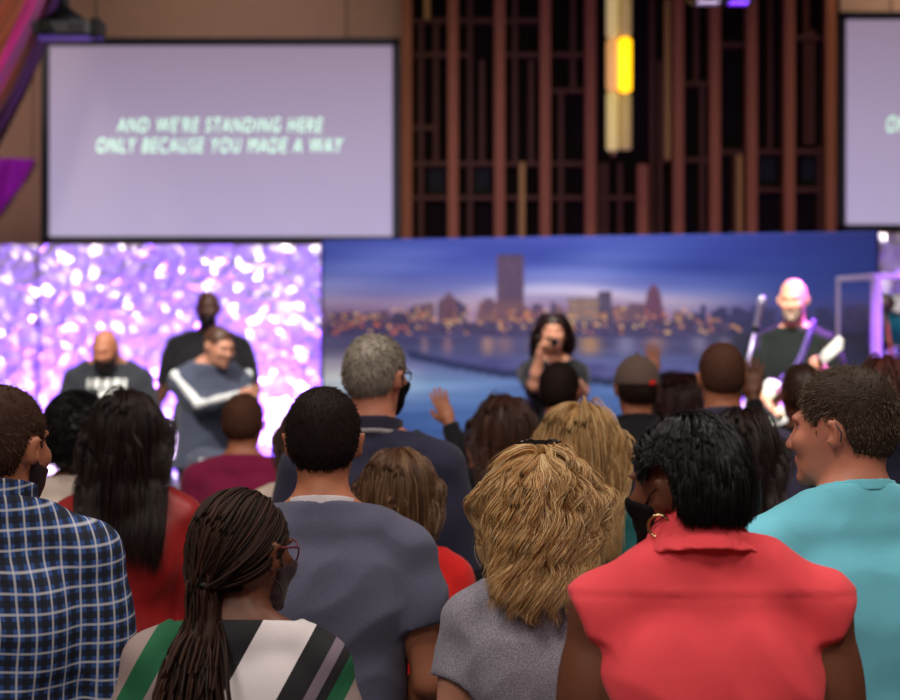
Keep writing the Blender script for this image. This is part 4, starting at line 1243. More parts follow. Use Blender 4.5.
# --- woman in black raising an open hand
loc, H, rz = add(503, 7.8, 394, .018, rz=0)
hx = lambda p, D=7.8, c=503: wx(p, D) - wx(c, D)
B = Body(H, 'f', .150, 1.0, yaw=6, joints={'elL': (hx(472), .10, wz(482, 7.8)), 'wrL': (hx(449), .22, wz(424, 7.8)), 'hdL': (-.30, .10, .75), 'pnL': (.2, .95, .1), 'curlL': .18})
g = garment(B, FAR, .011, .850, .25, .50, 1.93, .004, 33, 26, .012)
fr = lambda P, g=g, B=B: np.minimum(g[0](P), B.upper(P))
hr = hair_long(B, FAR, R_(33), fr, 1500, .34, .0026, .020, .012, 14, tips=.2, clump=4, cspread=.006)
make_person('woman with chestnut hair in black reaching one open hand out to the left', B, loc, rz, SK_TAN, hr, H_CHEST, g, cloth('black_knit', rgb(26, 24, 32), .1), TROU, SHOE, FAR, shirt_name='top')

# --- man in burgundy
loc, H, rz = add(559, 8.8, 361, .012)
B = Body(H, 'm', .175, 1.0, yaw=-14)
g = garment(B, FAR, .012, .862, .25, .48, .8, .004, 34, 24, .014)
hr = hair_short(B, FAR, R_(34), 1000, .014, .008, .3, 1.4, r=.0018)
make_person('man with dark hair in a burgundy shirt below the singer', B, loc, rz, SK_TAN, hr, H_SDARK, g, cloth('burgundy_cotton', rgb(118, 22, 52), .08), DENIM, SHOE, FAR)

# --- woman with smooth blonde hair in green
loc, H, rz = add(580, 5.7, 402, .020)
B = Body(H, 'f', .165, 1.08, yaw=-16)
g = garment(B, MID, .012, .850, .25, .50, .9, .005, 35, 26, .014)
fr = lambda P, g=g, B=B: np.minimum(g[0](P), B.upper(P))
hr = hair_long(B, MID, R_(35), fr, 5000, .37, .0012, .022, .015, 16, drop=.0, tips=.15, clump=4, cspread=.005)
make_person('woman with long smooth blonde hair in a dark green top', B, loc, rz, SK_LIGHT, hr, H_ASH, g, cloth('dark_teal_cotton', rgb(30, 96, 98), .1), DENIM, SHOE, MID, shirt_name='top')

# --- man in a dark jacket and cap
def cap_hat(B, o, mat, tagm=None, back=False):
    f = lambda P: smax(B.cranium(P) - .013 * B.hs, (.012 - .12 * B.hl(P)[:, 1] * 0 - B.hl(P)[:, 2]) * B.hs, .006)
    V, Q = surface_net(f, B.hc - .18, B.hc + .18, .007)
    c = link_mesh('cap', V, Q, mat, o)
    sg = -1 if back else 1
    def br(P):
        q = B.hl(P); z = .016 - .35 * np.maximum(q[:, 1] * sg - .08, 0) - 2.2 * q[:, 0] ** 2
        d = np.abs(q[:, 2] - z) - .004; e = np.sqrt((q[:, 0] / .078) ** 2 + ((q[:, 1] * sg - .06) / .115) ** 2) - 1
        return np.maximum(np.maximum(d, e * .07), (.06 - q[:, 1] * sg)) * B.hs
    V, Q = surface_net(br, B.hc - .22, B.hc + .22, .006); link_mesh('brim', V, Q, mat, c)
    m = MB(); m.ball(B.hw((0, -.016, .130)), .008); m.build('button', mat, c, True)
    if tagm is not None:
        m = MB(); m.box((0, 0, 0), (.034, .008, .020), None, .003); v = m.V[0] @ B.R.T + B.hw((.035, -.116, .022)); m.V = [v]; m.build('tag', tagm, c)
loc, H, rz = add(637, 8.2, 354, .016)
B = Body(H, 'm', .195, 1.08, yaw=6)
g = garment(B, FAR, .016, .862, .25, .48, 1.93, .006, 36, 24, .02)
hr = hair_short(B, FAR, R_(36), 800, .012, .006, .3, 1, r=.0018)
o = make_person('man in a black jacket wearing a taupe cap with a red tag', B, loc, rz, SK_TAN, hr, H_DARK, g, cloth('black_jacket_cloth', rgb(30, 28, 34), .12), DENIM, SHOE, FAR, shirt_name='jacket')
cap_hat(B, o, cloth('taupe_twill', rgb(104, 84, 76), .1), plain('red_tag', rgb(225, 30, 20), .5))
collar_ring(B, .006, .012, .022, H * .845, H * .878, .25, cloth('black_collar', rgb(34, 30, 36), .1), o)

# --- dark-haired woman beside him
loc, H, rz = add(682, 8.9, 372, .018)
B = Body(H, 'f', .150, 1.0, yaw=4)
g = garment(B, FAR, .012, .85, .25, .5, 1.9, .004, 37, 24, .014)
fr = lambda P, g=g, B=B: np.minimum(g[0](P), B.upper(P))
hr = hair_long(B, FAR, R_(37), fr, 1000, .34, .003, .02, .012, 12)
make_person('woman with long dark auburn hair between the cap and the cropped brown head', B, loc, rz, SK_TAN, hr, hairmat('hair_auburn', rgb(40, 18, 18), rgb(74, 36, 34), .4), g, cloth('wine_knit', rgb(52, 24, 32), .1), TROU, SHOE, FAR, shirt_name='top')

# --- person raising a hand before the banner
loc, H, rz = add(668, 10.0, 372, .014)
hx = lambda p, D=10.0, c=668: wx(p, D) - wx(c, D)
B = Body(H, 'f', .145, 1.0, yaw=10, joints={'elL': (-.20, .10, .80 * H), 'wrL': (hx(657), .16, wz(374, 10.0)), 'hdL': (-.02, .05, 1), 'pnL': (.1, 1, .1), 'curlL': .2})
g = garment(B, FAR, .012, .85, .25, .5, 1.2, .004, 38, 24, .012)
hr = hair_long(B, FAR, R_(38), B.upper, 700, .30, .003, .018, .012, 10)
make_person('person close to the stage raising a hand before the banner skyline', B, loc, rz, SK_TAN, hr, H_DARK, g, cloth('dark_grey_knit', rgb(50, 46, 54), .1), TROU, SHOE, FAR, shirt_name='top')

# --- man with cropped brown hair in slate blue
loc, H, rz = add(722, 7.4, 341, .008)
B = Body(H, 'm', .205, 1.12, yaw=5, neck=1.1)
g = garment(B, FAR, .014, .862, .25, .48, 1.9, .005, 39, 24, .018)
hr = hair_short(B, FAR, R_(39), 1600, .007, .004, .25, 1.2, r=.0014)
o = make_person('man with cropped brown hair in a dusky blue shirt', B, loc, rz, SK_TAN, hr, H_SRED, g, cloth('dusky_blue_cotton', rgb(70, 66, 92), .08), DENIM, SHOE, FAR)
collar_ring(B, .006, .010, .020, H * .845, H * .876, .25, mat_of(o), o)

# --- woman with long dark hair behind the coral shirt
loc, H, rz = add(742, 6.2, 408, .020)
B = Body(H, 'f', .160, 1.05, yaw=-6)
g = garment(B, MID, .012, .85, .25, .5, .9, .005, 40, 24, .016)
fr = lambda P, g=g, B=B: np.minimum(g[0](P), B.upper(P))
hr = hair_long(B, MID, R_(40), fr, 1800, .36, .002, .022, .013, 14, tips=.15, clump=3, cspread=.005)
o = make_person('woman with long dark hair in a brown top behind the coral shirt', B, loc, rz, SK_TAN, hr, H_DARK, g, cloth('brown_print', rgb(66, 42, 44), .35, .85, 24), DENIM, SHOE, MID, shirt_name='top')

# --- person with a raised hand behind the turquoise man
loc, H, rz = add(803, 8.5, 362, .014)
hx = lambda p, D=8.5, c=803: wx(p, D) - wx(c, D)
B = Body(H, 'm', .170, 1.0, yaw=12, joints={'elL': (hx(765), .12, wz(446, 8.5)), 'wrL': (hx(761), .20, wz(398, 8.5)), 'hdL': (.02, .03, 1), 'pnL': (.15, 1, 0), 'curlL': .25})
g = garment(B, FAR, .013, .86, .25, .48, 1.9, .005, 41, 24, .016)
hr = hair_short(B, FAR, R_(41), 900, .014, .008, .3, 1.3, r=.0018)
make_person('person in black raising a brown hand in front of the guitarist', B, loc, rz, SK_BROWN, hr, H_BROWN, g, cloth('black_cotton', rgb(24, 22, 26), .1), DENIM, SHOE, FAR)

# --- person at the right edge
loc, H, rz = add(884, 6.8, 357, .016)
B = Body(H, 'f', .165, 1.1, yaw=0)
g = garment(B, MID, .013, .862, .25, .5, .95, .005, 42, 24, .016)
hr = hair_long(B, MID, R_(42), B.upper, 1200, .20, .002, .018, .013, 10, tips=.2, clump=2)
make_person('person with auburn hair in a midnight blue shirt at the right edge', B, loc, rz, SK_TAN, hr, hairmat('hair_red_brown', rgb(66, 30, 26), rgb(118, 62, 50), .4), g, cloth('midnight_cotton', rgb(26, 26, 48), .1), DENIM, SHOE, MID)
# ------------------------------------------------------------------ the band on the stage
def loc_of(px, py, D, o, rz):
    """a world point given by picture position and distance, in the frame of a person standing at o turned by rz"""
    v = np.array([wx(px, D) - o[0], D - o[1], wz(py, D) - o[2]]); c, s = math.cos(rz), math.sin(rz)
    return (c * v[0] + s * v[1], -s * v[0] + c * v[1], v[2])

# --- guitarist
D0 = 12.0; o0 = (wx(794, D0), D0, ST_Z); rz = math.radians(156)
H = wz(279, D0) - ST_Z
T = lambda px, py, D: loc_of(px, py, D, o0, rz)
B = Body(H, 'm', .190, 1.08, yaw=6, pitch=8, joints={'elR': T(751, 384, 11.95), 'wrR': T(768, 402, 11.72), 'hdR': (-.35, .10, -.35), 'elL': T(838, 396, 11.82), 'wrL': T(824, 371, 11.52), 'curlL': 1.1, 'curlR': .8})
g = garment(B, FAR, .013, .860, .25, .48, .85, .005, 51, 24, .014, flare=.012)
gm = make_person('bald guitarist in a black T-shirt playing on the stage before the banner', B, o0, rz, SK_LIGHT, None, None, g, cloth('black_jersey', rgb(16, 22, 20), .08, .9, 60, 0), TROU, SHOE, FAR, eyes=True, shirt_name='t_shirt')
beard(B, gm, hairmat('beard_grey', rgb(150, 130, 110), rgb(190, 170, 150), .6), .003)

def frame_from(a, b, nrm):
    a, b = np.array(a), np.array(b); x = (b - a) / np.linalg.norm(b - a)
    n = np.array(nrm, float); n -= x * (n @ x); n /= np.linalg.norm(n)
    return np.stack([x, np.cross(n, x), n], 1)
ga = np.array([wx(764, 11.78), 11.78, wz(414, 11.78)]); gb = np.array([wx(839, 11.34), 11.34, wz(347, 11.34)])
GR = frame_from(ga, gb, (-.62, -.75, .15)); GL = np.linalg.norm(gb - ga)
gt = tag(empty('electric_guitar', tuple(ga)), 'white electric guitar held by the bald guitarist', 'guitar')
def gput(mb, name, mat, parent=gt, smooth=False):
    V = np.concatenate(mb.V) @ GR.T; mb.V = [V]; return mb.build(name, mat, parent, smooth)
M_GW = plain('white_lacquer', rgb(236, 236, 228), .2); M_MAPLE = wood('maple', rgb(204, 160, 104), .35); M_ROSE = wood('rosewood', rgb(70, 40, 30)); M_CHROME = plain('chrome', rgb(210, 210, 214), .15, 1.0)
def outline():
    P = []
    for t in np.linspace(0, 2 * math.pi, 72, endpoint=False):
        x = .205 * math.cos(t); y = .150 * math.sin(t)
        y *= 1 - .26 * math.exp(-((x - .015) / .07) ** 2)
        if x > .09: y += np.sign(math.sin(t)) * .030 * math.exp(-((x - .15) / .045) ** 2) * (1 if abs(math.sin(t)) > .25 else 0)
        if x > .12 and abs(y) < .055: x = .12 + (x - .12) * .25
        P.append((x, y))
    return P
ol = outline(); n = len(ol)
m = MB(); V = [[x * .95, y * .95, -.022] for x, y in ol] + [[x, y, -.014] for x, y in ol] + [[x, y, .014] for x, y in ol] + [[x * .95, y * .95, .022] for x, y in ol]
Fc = [(k * n + i, k * n + (i + 1) % n, (k + 1) * n + (i + 1) % n, (k + 1) * n + i) for k in range(3) for i in range(n)] + [tuple(range(n))[::-1], tuple(range(3 * n, 4 * n))]
m.add(V, Fc); gput(m, 'body', M_GW)
m = MB(); m.add([[x * .62 + .03, y * .66 - .012, .0225] for x, y in ol] + [[x * .62 + .03, y * .66 - .012, .0255] for x, y in ol], [(i, (i + 1) % n, n + (i + 1) % n, n + i) for i in range(n)] + [tuple(range(n, 2 * n))]); gput(m, 'pickguard', plain('mint_pickguard', rgb(206, 232, 206), .3))
for x in (-.05, .01, .07):
    m = MB(); m.box((x, 0, .029), (.018, .075, .010), None, .004); gput(m, 'pickup', M_BLACK)
m = MB(); m.box((-.115, 0, .030), (.035, .08, .014), None, .004); gput(m, 'bridge', M_CHROME)
for x, y in ((-.08, -.10), (-.04, -.105)):
    m = MB(); m.lathe([(.012, .0225), (.012, .036), (.010, .040)], (x, y, 0), 14); gput(m, 'knob', M_CHROME)
m = MB(); m.box(((.11 + GL - .12) / 2, 0, .016), (GL - .12 - .11, .050, .022), None, .008); nk = gput(m, 'neck', M_MAPLE)
m = MB(); m.box(((.10 + GL - .12) / 2, 0, .0295), (GL - .12 - .10, .048, .006), None, .001); gput(m, 'fretboard', M_ROSE)
m = MB(); m.add([[GL - .125, -.024, .008], [GL - .125, .024, .008], [GL - .09, .034, .008], [GL + .04, .040, .008], [GL + .055, .012, .008], [GL + .02, -.030, .008], [GL - .125, -.024, .022], [GL - .125, .024, .022], [GL - .09, .034, .022], [GL + .04, .040, .022], [GL + .055, .012, .022], [GL + .02, -.030, .022]],
      [(0, 1, 2, 3, 4, 5), (11, 10, 9, 8, 7, 6)] + [(i, (i + 1) % 6, 6 + (i + 1) % 6, 6 + i) for i in range(6)]); gput(m, 'headstock', M_GW)
for i in range(6):
    m = MB(); m.tube([(GL - .08 + i * .021, .036, .015), (GL - .08 + i * .021, .062, .015)], [.004, .007], 8); gput(m, 'tuning_peg', M_CHROME)
m = MB()
for i in range(6): m.tube([(-.115, -.021 + i * .0084, .038), (GL - .06, -.017 + i * .0068, .036)], .0006 + .00015 * i, 5)
gput(m, 'strings', M_CHROME)
sh = np.array(o0); c, s_ = math.cos(rz), math.sin(rz)
def wp(v): return np.array([c * v[0] - s_ * v[1] + o0[0], s_ * v[0] + c * v[1] + o0[1], v[2] + o0[2]])
pth = np.array([ga + GR @ np.array([.17, .09, -.03]), wp((-.06, .16, H * .72)), wp((-.10, .10, H * .80)), wp((-.115, .0, H * .868)), wp((-.10, -.09, H * .80)), wp((.06, -.16, H * .68)), wp((.20, -.06, H * .60)), ga + GR @ np.array([-.20, 0, -.02])])
tt = np.linspace(0, 7, 50); PT_ = np.stack([np.interp(tt, range(8), pth[:, i]) for i in range(3)], 1)
for _ in range(4): PT_[1:-1] = (PT_[:-2] + 2 * PT_[1:-1] + PT_[2:]) / 4
m = MB()
for k in (-.02, 0, .02): m.tube(PT_ - ga + np.array([0, 0, k]), .012, 6)
m.build('strap', plain('violet_strap', rgb(70, 50, 120), .6), gt, True)

# --- microphones
M_STAND = plain('satin_steel', rgb(150, 140, 172), .35, .6)
def mic(name, tip, d, label, hm=None):
    """handheld or stand microphone with its grille at tip, handle along d"""
    r = tag(empty(name, tuple(tip)), label, 'microphone')
    q = np.array(Vector((0, 0, 1)).rotation_difference(Vector(d)).to_matrix())
    m = MB(); m.ball((0, 0, 0), .026, 16, 10); m.build('grille', plain('mic_grille', rgb(150, 150, 165), .35, .8), r, True)
    m = MB(); m.lathe([(.024, .014), (.024, .022), (.019, .03), (.013, .17), (.011, .175)], (0, 0, 0), 16, q); m.build('handle', hm or M_BLACK, r, True)
    return r
DMc = 11.55
tip = np.array([wx(762, DMc), DMc, wz(300, DMc)]); low = np.array([wx(742, DMc), DMc + .03, wz(392, DMc)])
mic('microphone', tip, tuple((low - tip) / np.linalg.norm(low - tip)), 'microphone on a boom stand in front of the bald guitarist', M_STAND)
st = tag(empty('microphone_stand', (low[0], low[1], ST_Z)), 'slim microphone stand with a slanted boom beside the guitarist', 'stand')
O = np.array([low[0], low[1], ST_Z]); u = (low - tip) / np.linalg.norm(low - tip)
MB().tube([(0, 0, .03), (0, 0, low[2] - ST_Z + .02)], .011, 12).build('pole', M_STAND, st, True)
MB().tube([tip + u * .165 - O, low + u * .14 - O], .009, 10).build('boom', M_STAND, st, True)
MB().tube([low + np.array([0, -.03, 0]) - O, low + np.array([0, .03, 0]) - O], .024, 12).build('clutch', M_BLACK, st, True)
MB().lathe([(.14, .0), (.14, .012), (.05, .03), (.02, .04)], (0, 0, 0), 28).build('base', M_BLACK, st, True)
MB().tube([tip + u * .13 - O, tip + u * .172 - O], .0195, 12).build('clip', M_BLACK, st, True)

# --- singer
D0 = 12.5; o0 = (wx(553, D0), D0, ST_Z); rz = math.radians(186)
H = wz(313, D0) - ST_Z - .016
T = lambda px, py, D: loc_of(px, py, D, o0, rz)
B = Body(H, 'f', .152, 1.02, yaw=-8, pitch=-6, joints={'elR': T(534, 386, 12.28), 'wrR': T(541, 350, 12.20), 'hdR': (-.32, .02, .9), 'pnR': (-1, .2, .3), 'curlR': 1.25, 'elL': T(583, 392, 12.38), 'wrL': T(564, 372, 12.17), 'hdL': (.75, .2, .6), 'pnL': (.3, .9, .2), 'curlL': .7})
g = garment(B, FAR, .011, .850, .25, .50, .95, .005, 52, 24, .014)
hr = hair_long(B, FAR, R_(52), lambda P, g=g, B=B: np.minimum(g[0](P), B.upper(P)), 1600, .40, .0024, .022, .012, 14, tips=.2, clump=4, cspread=.006, wave=.006)
make_person('woman singing in black with long dark hair holding a microphone to her mouth', B, o0, rz, SK_LIGHT, hr, H_DARK, g, cloth('black_crepe', rgb(24, 24, 30), .1), TROU, SHOE, FAR, eyes=True, shirt_name='top')
mp = B.hw((-.005, .128, -.058)); c, s_ = math.cos(rz), math.sin(rz)
def wp(v): return np.array([c * v[0] - s_ * v[1] + o0[0], s_ * v[0] + c * v[1] + o0[1], v[2] + o0[2]])
hand = wp(B.J['wrR'] + np.array([-.03, .02, .08]))
tip = wp(mp); mic('microphone', tip, tuple((hand - tip) / np.linalg.norm(hand - tip)), 'handheld microphone at the mouth of the woman singing')

# --- stools
def stool(x, y, hgt, label):
    r = tag(empty('bar_stool', (x, y, ST_Z)), label, 'stool')
    MB().lathe([(.15, hgt - .05), (.17, hgt - .045), (.175, hgt - .02), (.16, hgt - .001), (.05, hgt)], (0, 0, 0), 28).build('seat', M_BLACK, r, True)
    for a in (.78, 2.36, 3.93, 5.50):
        MB().tube([(.11 * math.cos(a), .11 * math.sin(a), hgt - .045), (.20 * math.cos(a), .20 * math.sin(a), .0)], .013, 10).build('leg', M_METALB, r, True)
    MB().ring((0, 0, .22), .165, .009).build('foot_ring', M_METALB, r, True)
    return r

# --- seated bearded musician
D0 = 13.0; o0 = (wx(108, D0), D0, ST_Z); rz = math.radians(186); H = 1.80
seat = wz(331, D0) - ST_Z - .085 - .48 * H + .085
B = Body(H, 'm', .195, 1.12, yaw=-14, pitch=20, seat=seat, lean=.10, hd=(.05, -.07), trap=.02, joints={'wrL': (-.20, .34, seat + .22), 'wrR': (.20, .34, seat + .22), 'elL': (-.27, .05, seat + .28), 'elR': (.27, .05, seat + .28)})
g = garment(B, FAR, .013, .86, .25, .50, .8, .005, 53, 24, .014)
p1 = make_person('bearded man with a shaved head in a charcoal T-shirt with white chest print', B, o0, rz, SK_TAN, None, None, g, cloth('charcoal_jersey', rgb(52, 54, 62), .1), DENIM, SHOE, FAR, eyes=True, shirt_name='t_shirt')
beard(B, p1, H_DARK, .010)
zc = .755 * H - B.dz
def prt(P):
    d = g[0](P); x, z = -P[:, 0], P[:, 2] - zc
    w_ = np.maximum(np.abs(z - .035) - .032, np.abs(x) - .12)
    w_ = np.maximum(w_, .006 - np.abs((x + .12) % .06 - .03) + .0)
    t_ = np.maximum(np.abs(z + .045) - .04, np.abs(x) - .045 - .4 * z * 0)
    return np.maximum(np.maximum(np.abs(d - .002) - .005, np.minimum(w_, t_)), .02 - P[:, 1])
lo, hi = tight(B, g[1], g[2]); link_mesh('chest_print', *surface_net(prt, lo, hi, .007), cloth('white_print', rgb(226, 230, 226), .04), p1)
stool(o0[0], o0[1] , seat - .012, 'black stool under the bearded man at the left of the stage')

# --- standing musician in black
D0 = 14.3; o0 = (wx(208, D0), D0, ST_Z); rz = math.radians(180); H = wz(291, D0) - ST_Z
B = Body(H, 'm', .215, 1.12, yaw=0, pitch=4, joints={'elR': (.30, .02, .63 * H), 'wrR': (.30, .24, .585 * H), 'elL': (-.31, .02, .64 * H), 'wrL': (-.33, .24, .615 * H)})
g = garment(B, FAR, .013, .86, .25, .48, .9, .005, 54, 24, .016)
p2 = make_person('man standing in black behind the seated musicians before the violet foil', B, o0, rz, SK_DEEP, None, None, g, cloth('jet_jersey', rgb(22, 20, 26), .1), TROU, SHOE, FAR, eyes=True, shirt_name='t_shirt')
beard(B, p2, H_BLACK, .006)

# --- seated man in the striped tracksuit
D0 = 12.5; o0 = (wx(210, D0), D0, ST_Z); rz = math.radians(212); H = 1.76
seat = wz(329, D0) - ST_Z - .085 - .48 * H + .06
T = lambda px, py, D: loc_of(px, py, D, o0, rz)
B = Body(H, 'm', .190, 1.08, yaw=8, pitch=16, seat=seat, lean=.12, hd=(.03, -.04), trap=.02, joints={'elR': T(203, 406, 12.28), 'wrR': T(240, 396, 12.10), 'elL': T(236, 402, 12.45), 'wrL': T(250, 398, 12.22), 'knR': (.13, .40, seat + .10), 'knL': (-.15, .42, seat + .05)})
g = garment(B, FAR, .015, .868, .25, .50, 1.9, .005, 55, 24, .016)
trk = cloth('slate_tracksuit', rgb(72, 78, 98), .08)
p3 = make_person('man seated in a slate tracksuit with white stripes down sleeves and legs', B, o0, rz, SK_LIGHT, None, None, g, trk, trk, SHOE2, FAR, eyes=True, shirt_name='jacket', trouser_name='track_trousers')
link_mesh('hair', *hair_short(B, MID, R_(55), 900, .008, .004, .3, 1.0, r=.0015), H_BROWN, p3)
wst = cloth('white_stripe', rgb(232, 234, 236), .03)
for q, sg in (('R', 1), ('L', -1)):
    out = np.array([sg * .8, .55, .2]); out /= np.linalg.norm(out)
    a, b, c_ = B.J['sh' + q] + out * .056 + np.array([0, 0, .03]), B.J['el' + q] + out * .048, B.J['wr' + q] + out * .036
    V, Q = surface_net(lambda P: smin(cone(P, a, b, .030, .028), cone(P, b, c_, .028, .022), .02), np.minimum(np.minimum(a, b), c_) - .06, np.maximum(np.maximum(a, b), c_) + .06, .008)
    link_mesh('sleeve_stripe', V, Q, wst, p3)
    out = np.array([sg * .9, 0, .45])
    a, b, c_ = B.J['hip' + q] + out * .072, B.J['kn' + q] + np.array([sg * .9, .25, .2]) * .052, B.J['an' + q] + np.array([sg * .9, .3, 0]) * .036
    V, Q = surface_net(lambda P: smin(cone(P, a, b, .034, .028), cone(P, b, c_, .028, .022), .02), np.minimum(np.minimum(a, b), c_) - .06, np.maximum(np.maximum(a, b), c_) + .06, .008)
    link_mesh('leg_stripe', V, Q, wst, p3)
stool(o0[0], o0[1], seat - .012, 'black stool under the man in the striped tracksuit')

# --- light bars standing on the stage
M_BAR = glow('violet_white_tube', (.80, .55, 1.0, 1), 3.2)
def light_bar(px, y0, y1, w_, D, label):
    r = tag(empty('light_bar', (wx(px, D), D, ST_Z)), label, 'lamp', )
    z0, z1 = wz(y1, D) - ST_Z, wz(y0, D) - ST_Z; W = w_ / F * D
    MB().box((0, 0, (z0 + z1) / 2), (W, .05, z1 - z0), None, .015).build('diffuser', M_BAR, r)
    m = MB(); m.box((0, .045, (z0 + z1) / 2), (W * .8, .04, z1 - z0 + .03), None, .01); m.build('housing', M_METALB, r)
    m = MB(); m.tube([(0, .045, .02), (0, .045, z0)], .02, 12); m.build('pole', M_METALB, r, True)
    m = MB(); m.box((0, .03, .01), (.3, .3, .02), None, .006); m.build('base', M_METALB, r)
light_bar(277, 398, 446, 19, 14.8, 'glowing light bar to the right of the tracksuit, seen over the plum shirt')
light_bar(170, 418, 458, 14, 14.9, 'glowing light bar seen beside the long straight dark hair of the red blouse')
light_bar(50, 444, 474, 26, 14.6, 'low glowing light bar between the plaid shirt and the black curls')

# --- acrylic drum shield with the drums behind it
def acrylic():
    t = NT('clear_acrylic'); t.color((.93, .92, .97, 1)); t.set(Roughness=.04, IOR=1.3); t.b.inputs['Transmission Weight'].default_value = 1.0; return t.m
M_ACR = acrylic(); M_EDGE = plain('frosted_edge', rgb(206, 190, 226), .4)
DA = 13.0
ds = tag(empty('drum_shield', (wx(900, DA), DA, ST_Z)), 'clear acrylic drum shield with pale edges at the right edge of the stage', 'screen')
pts = [(wx(849, DA) - ds.location.x, .42), (wx(875, DA) - ds.location.x, .0), (wx(875, DA) + .62 - ds.location.x, -.06), (wx(875, DA) + 1.22 - ds.location.x, .12)]
zt = wz(274, DA) - ST_Z
for (x0, y0), (x1, y1) in zip(pts[:-1], pts[1:]):
    L = math.hypot(x1 - x0, y1 - y0); R = np.array(Euler((0, 0, math.atan2(y1 - y0, x1 - x0))).to_matrix())
    p_ = MB().box(((x0 + x1) / 2, (y0 + y1) / 2, zt / 2), (L - .05, .008, zt - .04), R).build('acrylic_sheet', M_ACR, ds)
    m = MB()
    for k in (-1, 1): m.box(tuple(np.array([(x0 + x1) / 2, (y0 + y1) / 2, zt / 2]) + R @ np.array([k * (L / 2 - .022), 0, 0])), (.036, .016, zt), R, .004)
    for z in (.018, zt - .018): m.box(((x0 + x1) / 2, (y0 + y1) / 2, z), (L - .05, .016, .036), R, .004)
    m.build('edge_strip', M_EDGE, p_)
def drum(px, py, D, r, hgt, tilt, mat, label):
    g_ = tag(empty('drum', (wx(px, D), D, wz(py, D))), label, 'drum')
    q = np.array(Euler((tilt, 0, 0)).to_matrix())
    MB().lathe([(r, -hgt / 2), (r, hgt / 2)], (0, 0, 0), 32, q).build('shell', mat, g_, True)
    for k in (-1, 1):
        m = MB(); m.ring(tuple(q @ np.array([0, 0, k * hgt / 2])), r + .004, .009, tuple(q @ np.array([0, 0, 1.0])), 32, 8); m.build('hoop', M_CHROME, g_, True)
    MB().lathe([(r * .98, 0), (r * .98, .004)], tuple(q @ np.array([0, 0, hgt / 2 + .002])), 32, q).build('drumhead', plain('drumhead', rgb(226, 222, 226), .5), g_, True)
    m = MB(); m.tube([(0, .0, -hgt / 2), (0, .06, ST_Z - g_.location.z)], .014, 10); m.build('stand', M_CHROME, g_, True)
drum(900, 320, 13.72, .13, .22, .5, plain('cyan_lit_shell', rgb(20, 190, 200), .25), 'tom drum behind the drum shield with cyan light painted on its shell')  # cyan stage light is put into the shell's base colour
drum(882, 332, 14.08, .085, .16, .5, plain('violet_lit_shell', rgb(70, 20, 200), .25), 'tom drum behind the drum shield with violet light painted on, left of the cyan one')  # violet reflected light is put into this shell's base colour
cy = tag(empty('cymbal', (wx(884, 13.5), 13.5, ST_Z)), 'tilted pale cymbal on a copper-coloured boom stand behind the drum shield', 'cymbal')
zc = wz(301, 13.5) - ST_Z; q = np.array(Euler((1.0, .25, 0)).to_matrix())
MB().lathe([(.075, -.010), (.03, -.002), (.025, .008), (.012, .014), (.005, .015)], (0, 0, zc), 32, q).build('plate', plain('bright_brass', rgb(236, 224, 200), .25, .8), cy, True)
bx = wx(894, 13.5) - cy.location.x
MB().tube([(0, .02, zc - .01), (bx, .04, wz(364, 13.5) - ST_Z), (bx, .04, .02)], .012, 10).build('boom_stand', plain('copper', rgb(220, 120, 70), .3, .6), cy, True)
MB().lathe([(.16, 0), (.03, .05)], (bx, .04, 0), 20).build('foot', M_BLACK, cy, True)
# ------------------------------------------------------------------ lights
def area(name, loc, rot, size, power, color=(1, 1, 1), sy=None, spread=180):
    l = bpy.data.lights.new(name, 'AREA'); l.energy = power; l.color = color; l.size = size
    if sy: l.shape = 'RECTANGLE'; l.size_y = sy
    l.spread = math.radians(spread)
    o = bpy.data.objects.new(name, l); COL.objects.link(o); o.location = loc; o.rotation_euler = rot; return o
def spot(name, loc, target, power, color, angle=25, blend=.5, rad=.08):
    l = bpy.data.lights.new(name, 'SPOT'); l.energy = power; l.color = color; l.spot_size = math.radians(angle); l.spot_blend = blend; l.shadow_soft_size = rad
    o = bpy.data.objects.new(name, l); COL.objects.link(o); o.location = loc
    o.rotation_euler = (Vector(target) - Vector(loc)).to_track_quat('-Z', 'Y').to_euler(); return o
# house lights over the seats
for i, (x, y) in enumerate(((-2.2, 1.0), (2.2, 1.0), (-2.2, 5.5), (2.2, 5.5))):
    area('house_light', (x, y, 6.3), (math.radians(14 if y < 3 else 0), 0, 0), 1.2, 118 if y < 3 else 100, (1, .90, .80))
area('house_light_rear', (-1.5, -2.0, 5.6), (math.radians(48), 0, math.radians(-12)), 1.6, 85, (1, .93, .86))
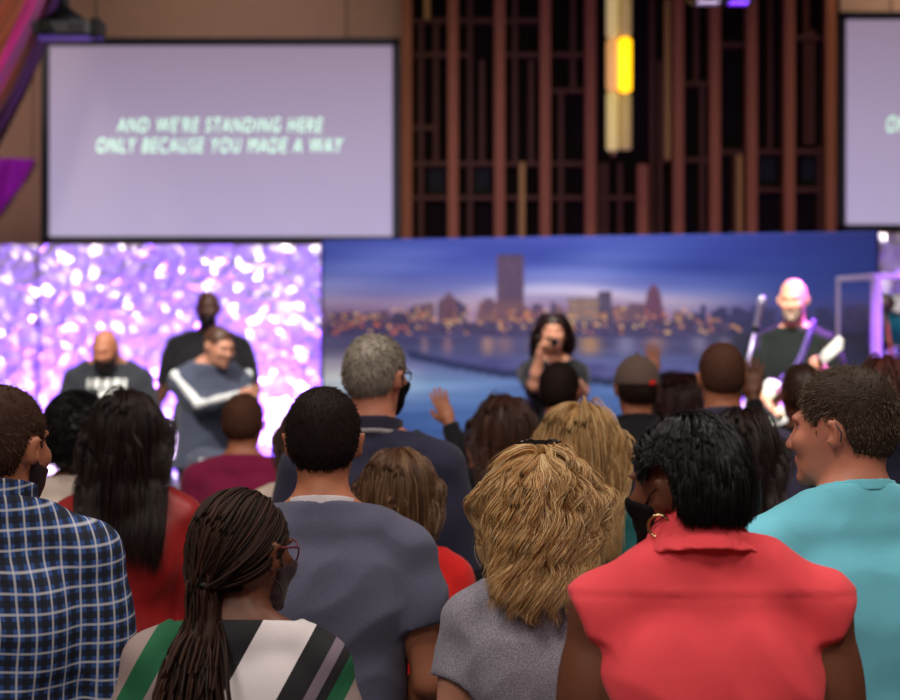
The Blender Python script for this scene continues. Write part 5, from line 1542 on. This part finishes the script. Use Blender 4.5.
# front wash on the skyline banner
area('banner_wash', (wx(560, 12.6), 12.4, 4.6), (math.radians(42), 0, math.radians(12)), 4.0, 98, (1, .95, .86), .3, 110)
# violet wall washers at the foot of the foil and above it
V1 = (.275, .10, 1.0)
for x, p in ((-3.3, 12), (-2.85, 56), (-2.1, 27), (-1.4, 66)):
    area('violet_washer', (x, DG - .6, ST_Z + .45), (math.radians(140), 0, 0), .5, p, V1, .12, 115)
area('violet_top', (-2.1, DG - 1.3, 4.45), (math.radians(38), 0, 0), 2.6, 8, V1, .15, 120)
area('violet_right', (3.3, DG - .7, ST_Z + .5), (math.radians(140), 0, 0), .6, 45, V1, .12)
# front light on the band
spot('front_spot', (-2.5, 8.6, 6.2), (-2.0, 13.0, 1.3), 2000, (1, .93, .85), 26)
spot('front_spot_singer', (.2, 8.9, 6.2), (.6, 12.4, 1.5), 1700, (1, .9, .8), 18)
spot('front_spot_guitar', (.9, 8.7, 6.1), (2.0, 12.0, 1.8), 4500, (1, .93, .84), 16)
spot('violet_back_spot', (3.4, 13.0, 4.3), (2.0, 12.0, 1.9), 6000, (.5, .12, 1), 22)

area('added_wall_fill', (wx(215, 17.9), 17.75, 6.0), (math.radians(20), 0, 0), 2.6, 9, (1, .84, .68), .15, 100)  # added fill that lifts the plaster above the screen, no known fixture
area('added_wall_fill_right', (wx(930, 17.9), 17.75, 6.0), (math.radians(20), 0, 0), 1.2, 10, (1, .84, .68), .15, 80)  # matching added fill for the plaster above the right screen
spot('added_drape_spot', (-2.2, 11.0, 5.6), (wx(15, 15), 15, wz(60, 15)), 800, (1, .82, .72), 24)  # extra warm light put in to bring out the drape colours
spot('violet_shield_spot', (4.2, 11.4, 4.6), (wx(890, 13), 13, 1.7), 1300, (.5, .18, 1), 20)
spot('added_shield_spot_left', (1.4, 11.2, 5.2), (wx(868, 13), 13, 1.6), 1800, (.45, .14, 1), 10)  # second violet light, added to brighten the turned left edge strip
spot('added_wall_spot', (-3.6, 13.2, 6.2), (wx(5, 18.5), 18.5, wz(110, 18.5)), 520, (1, .80, .74), 24, .8)  # added warm glow for the plaster left of the screen, no known fixture
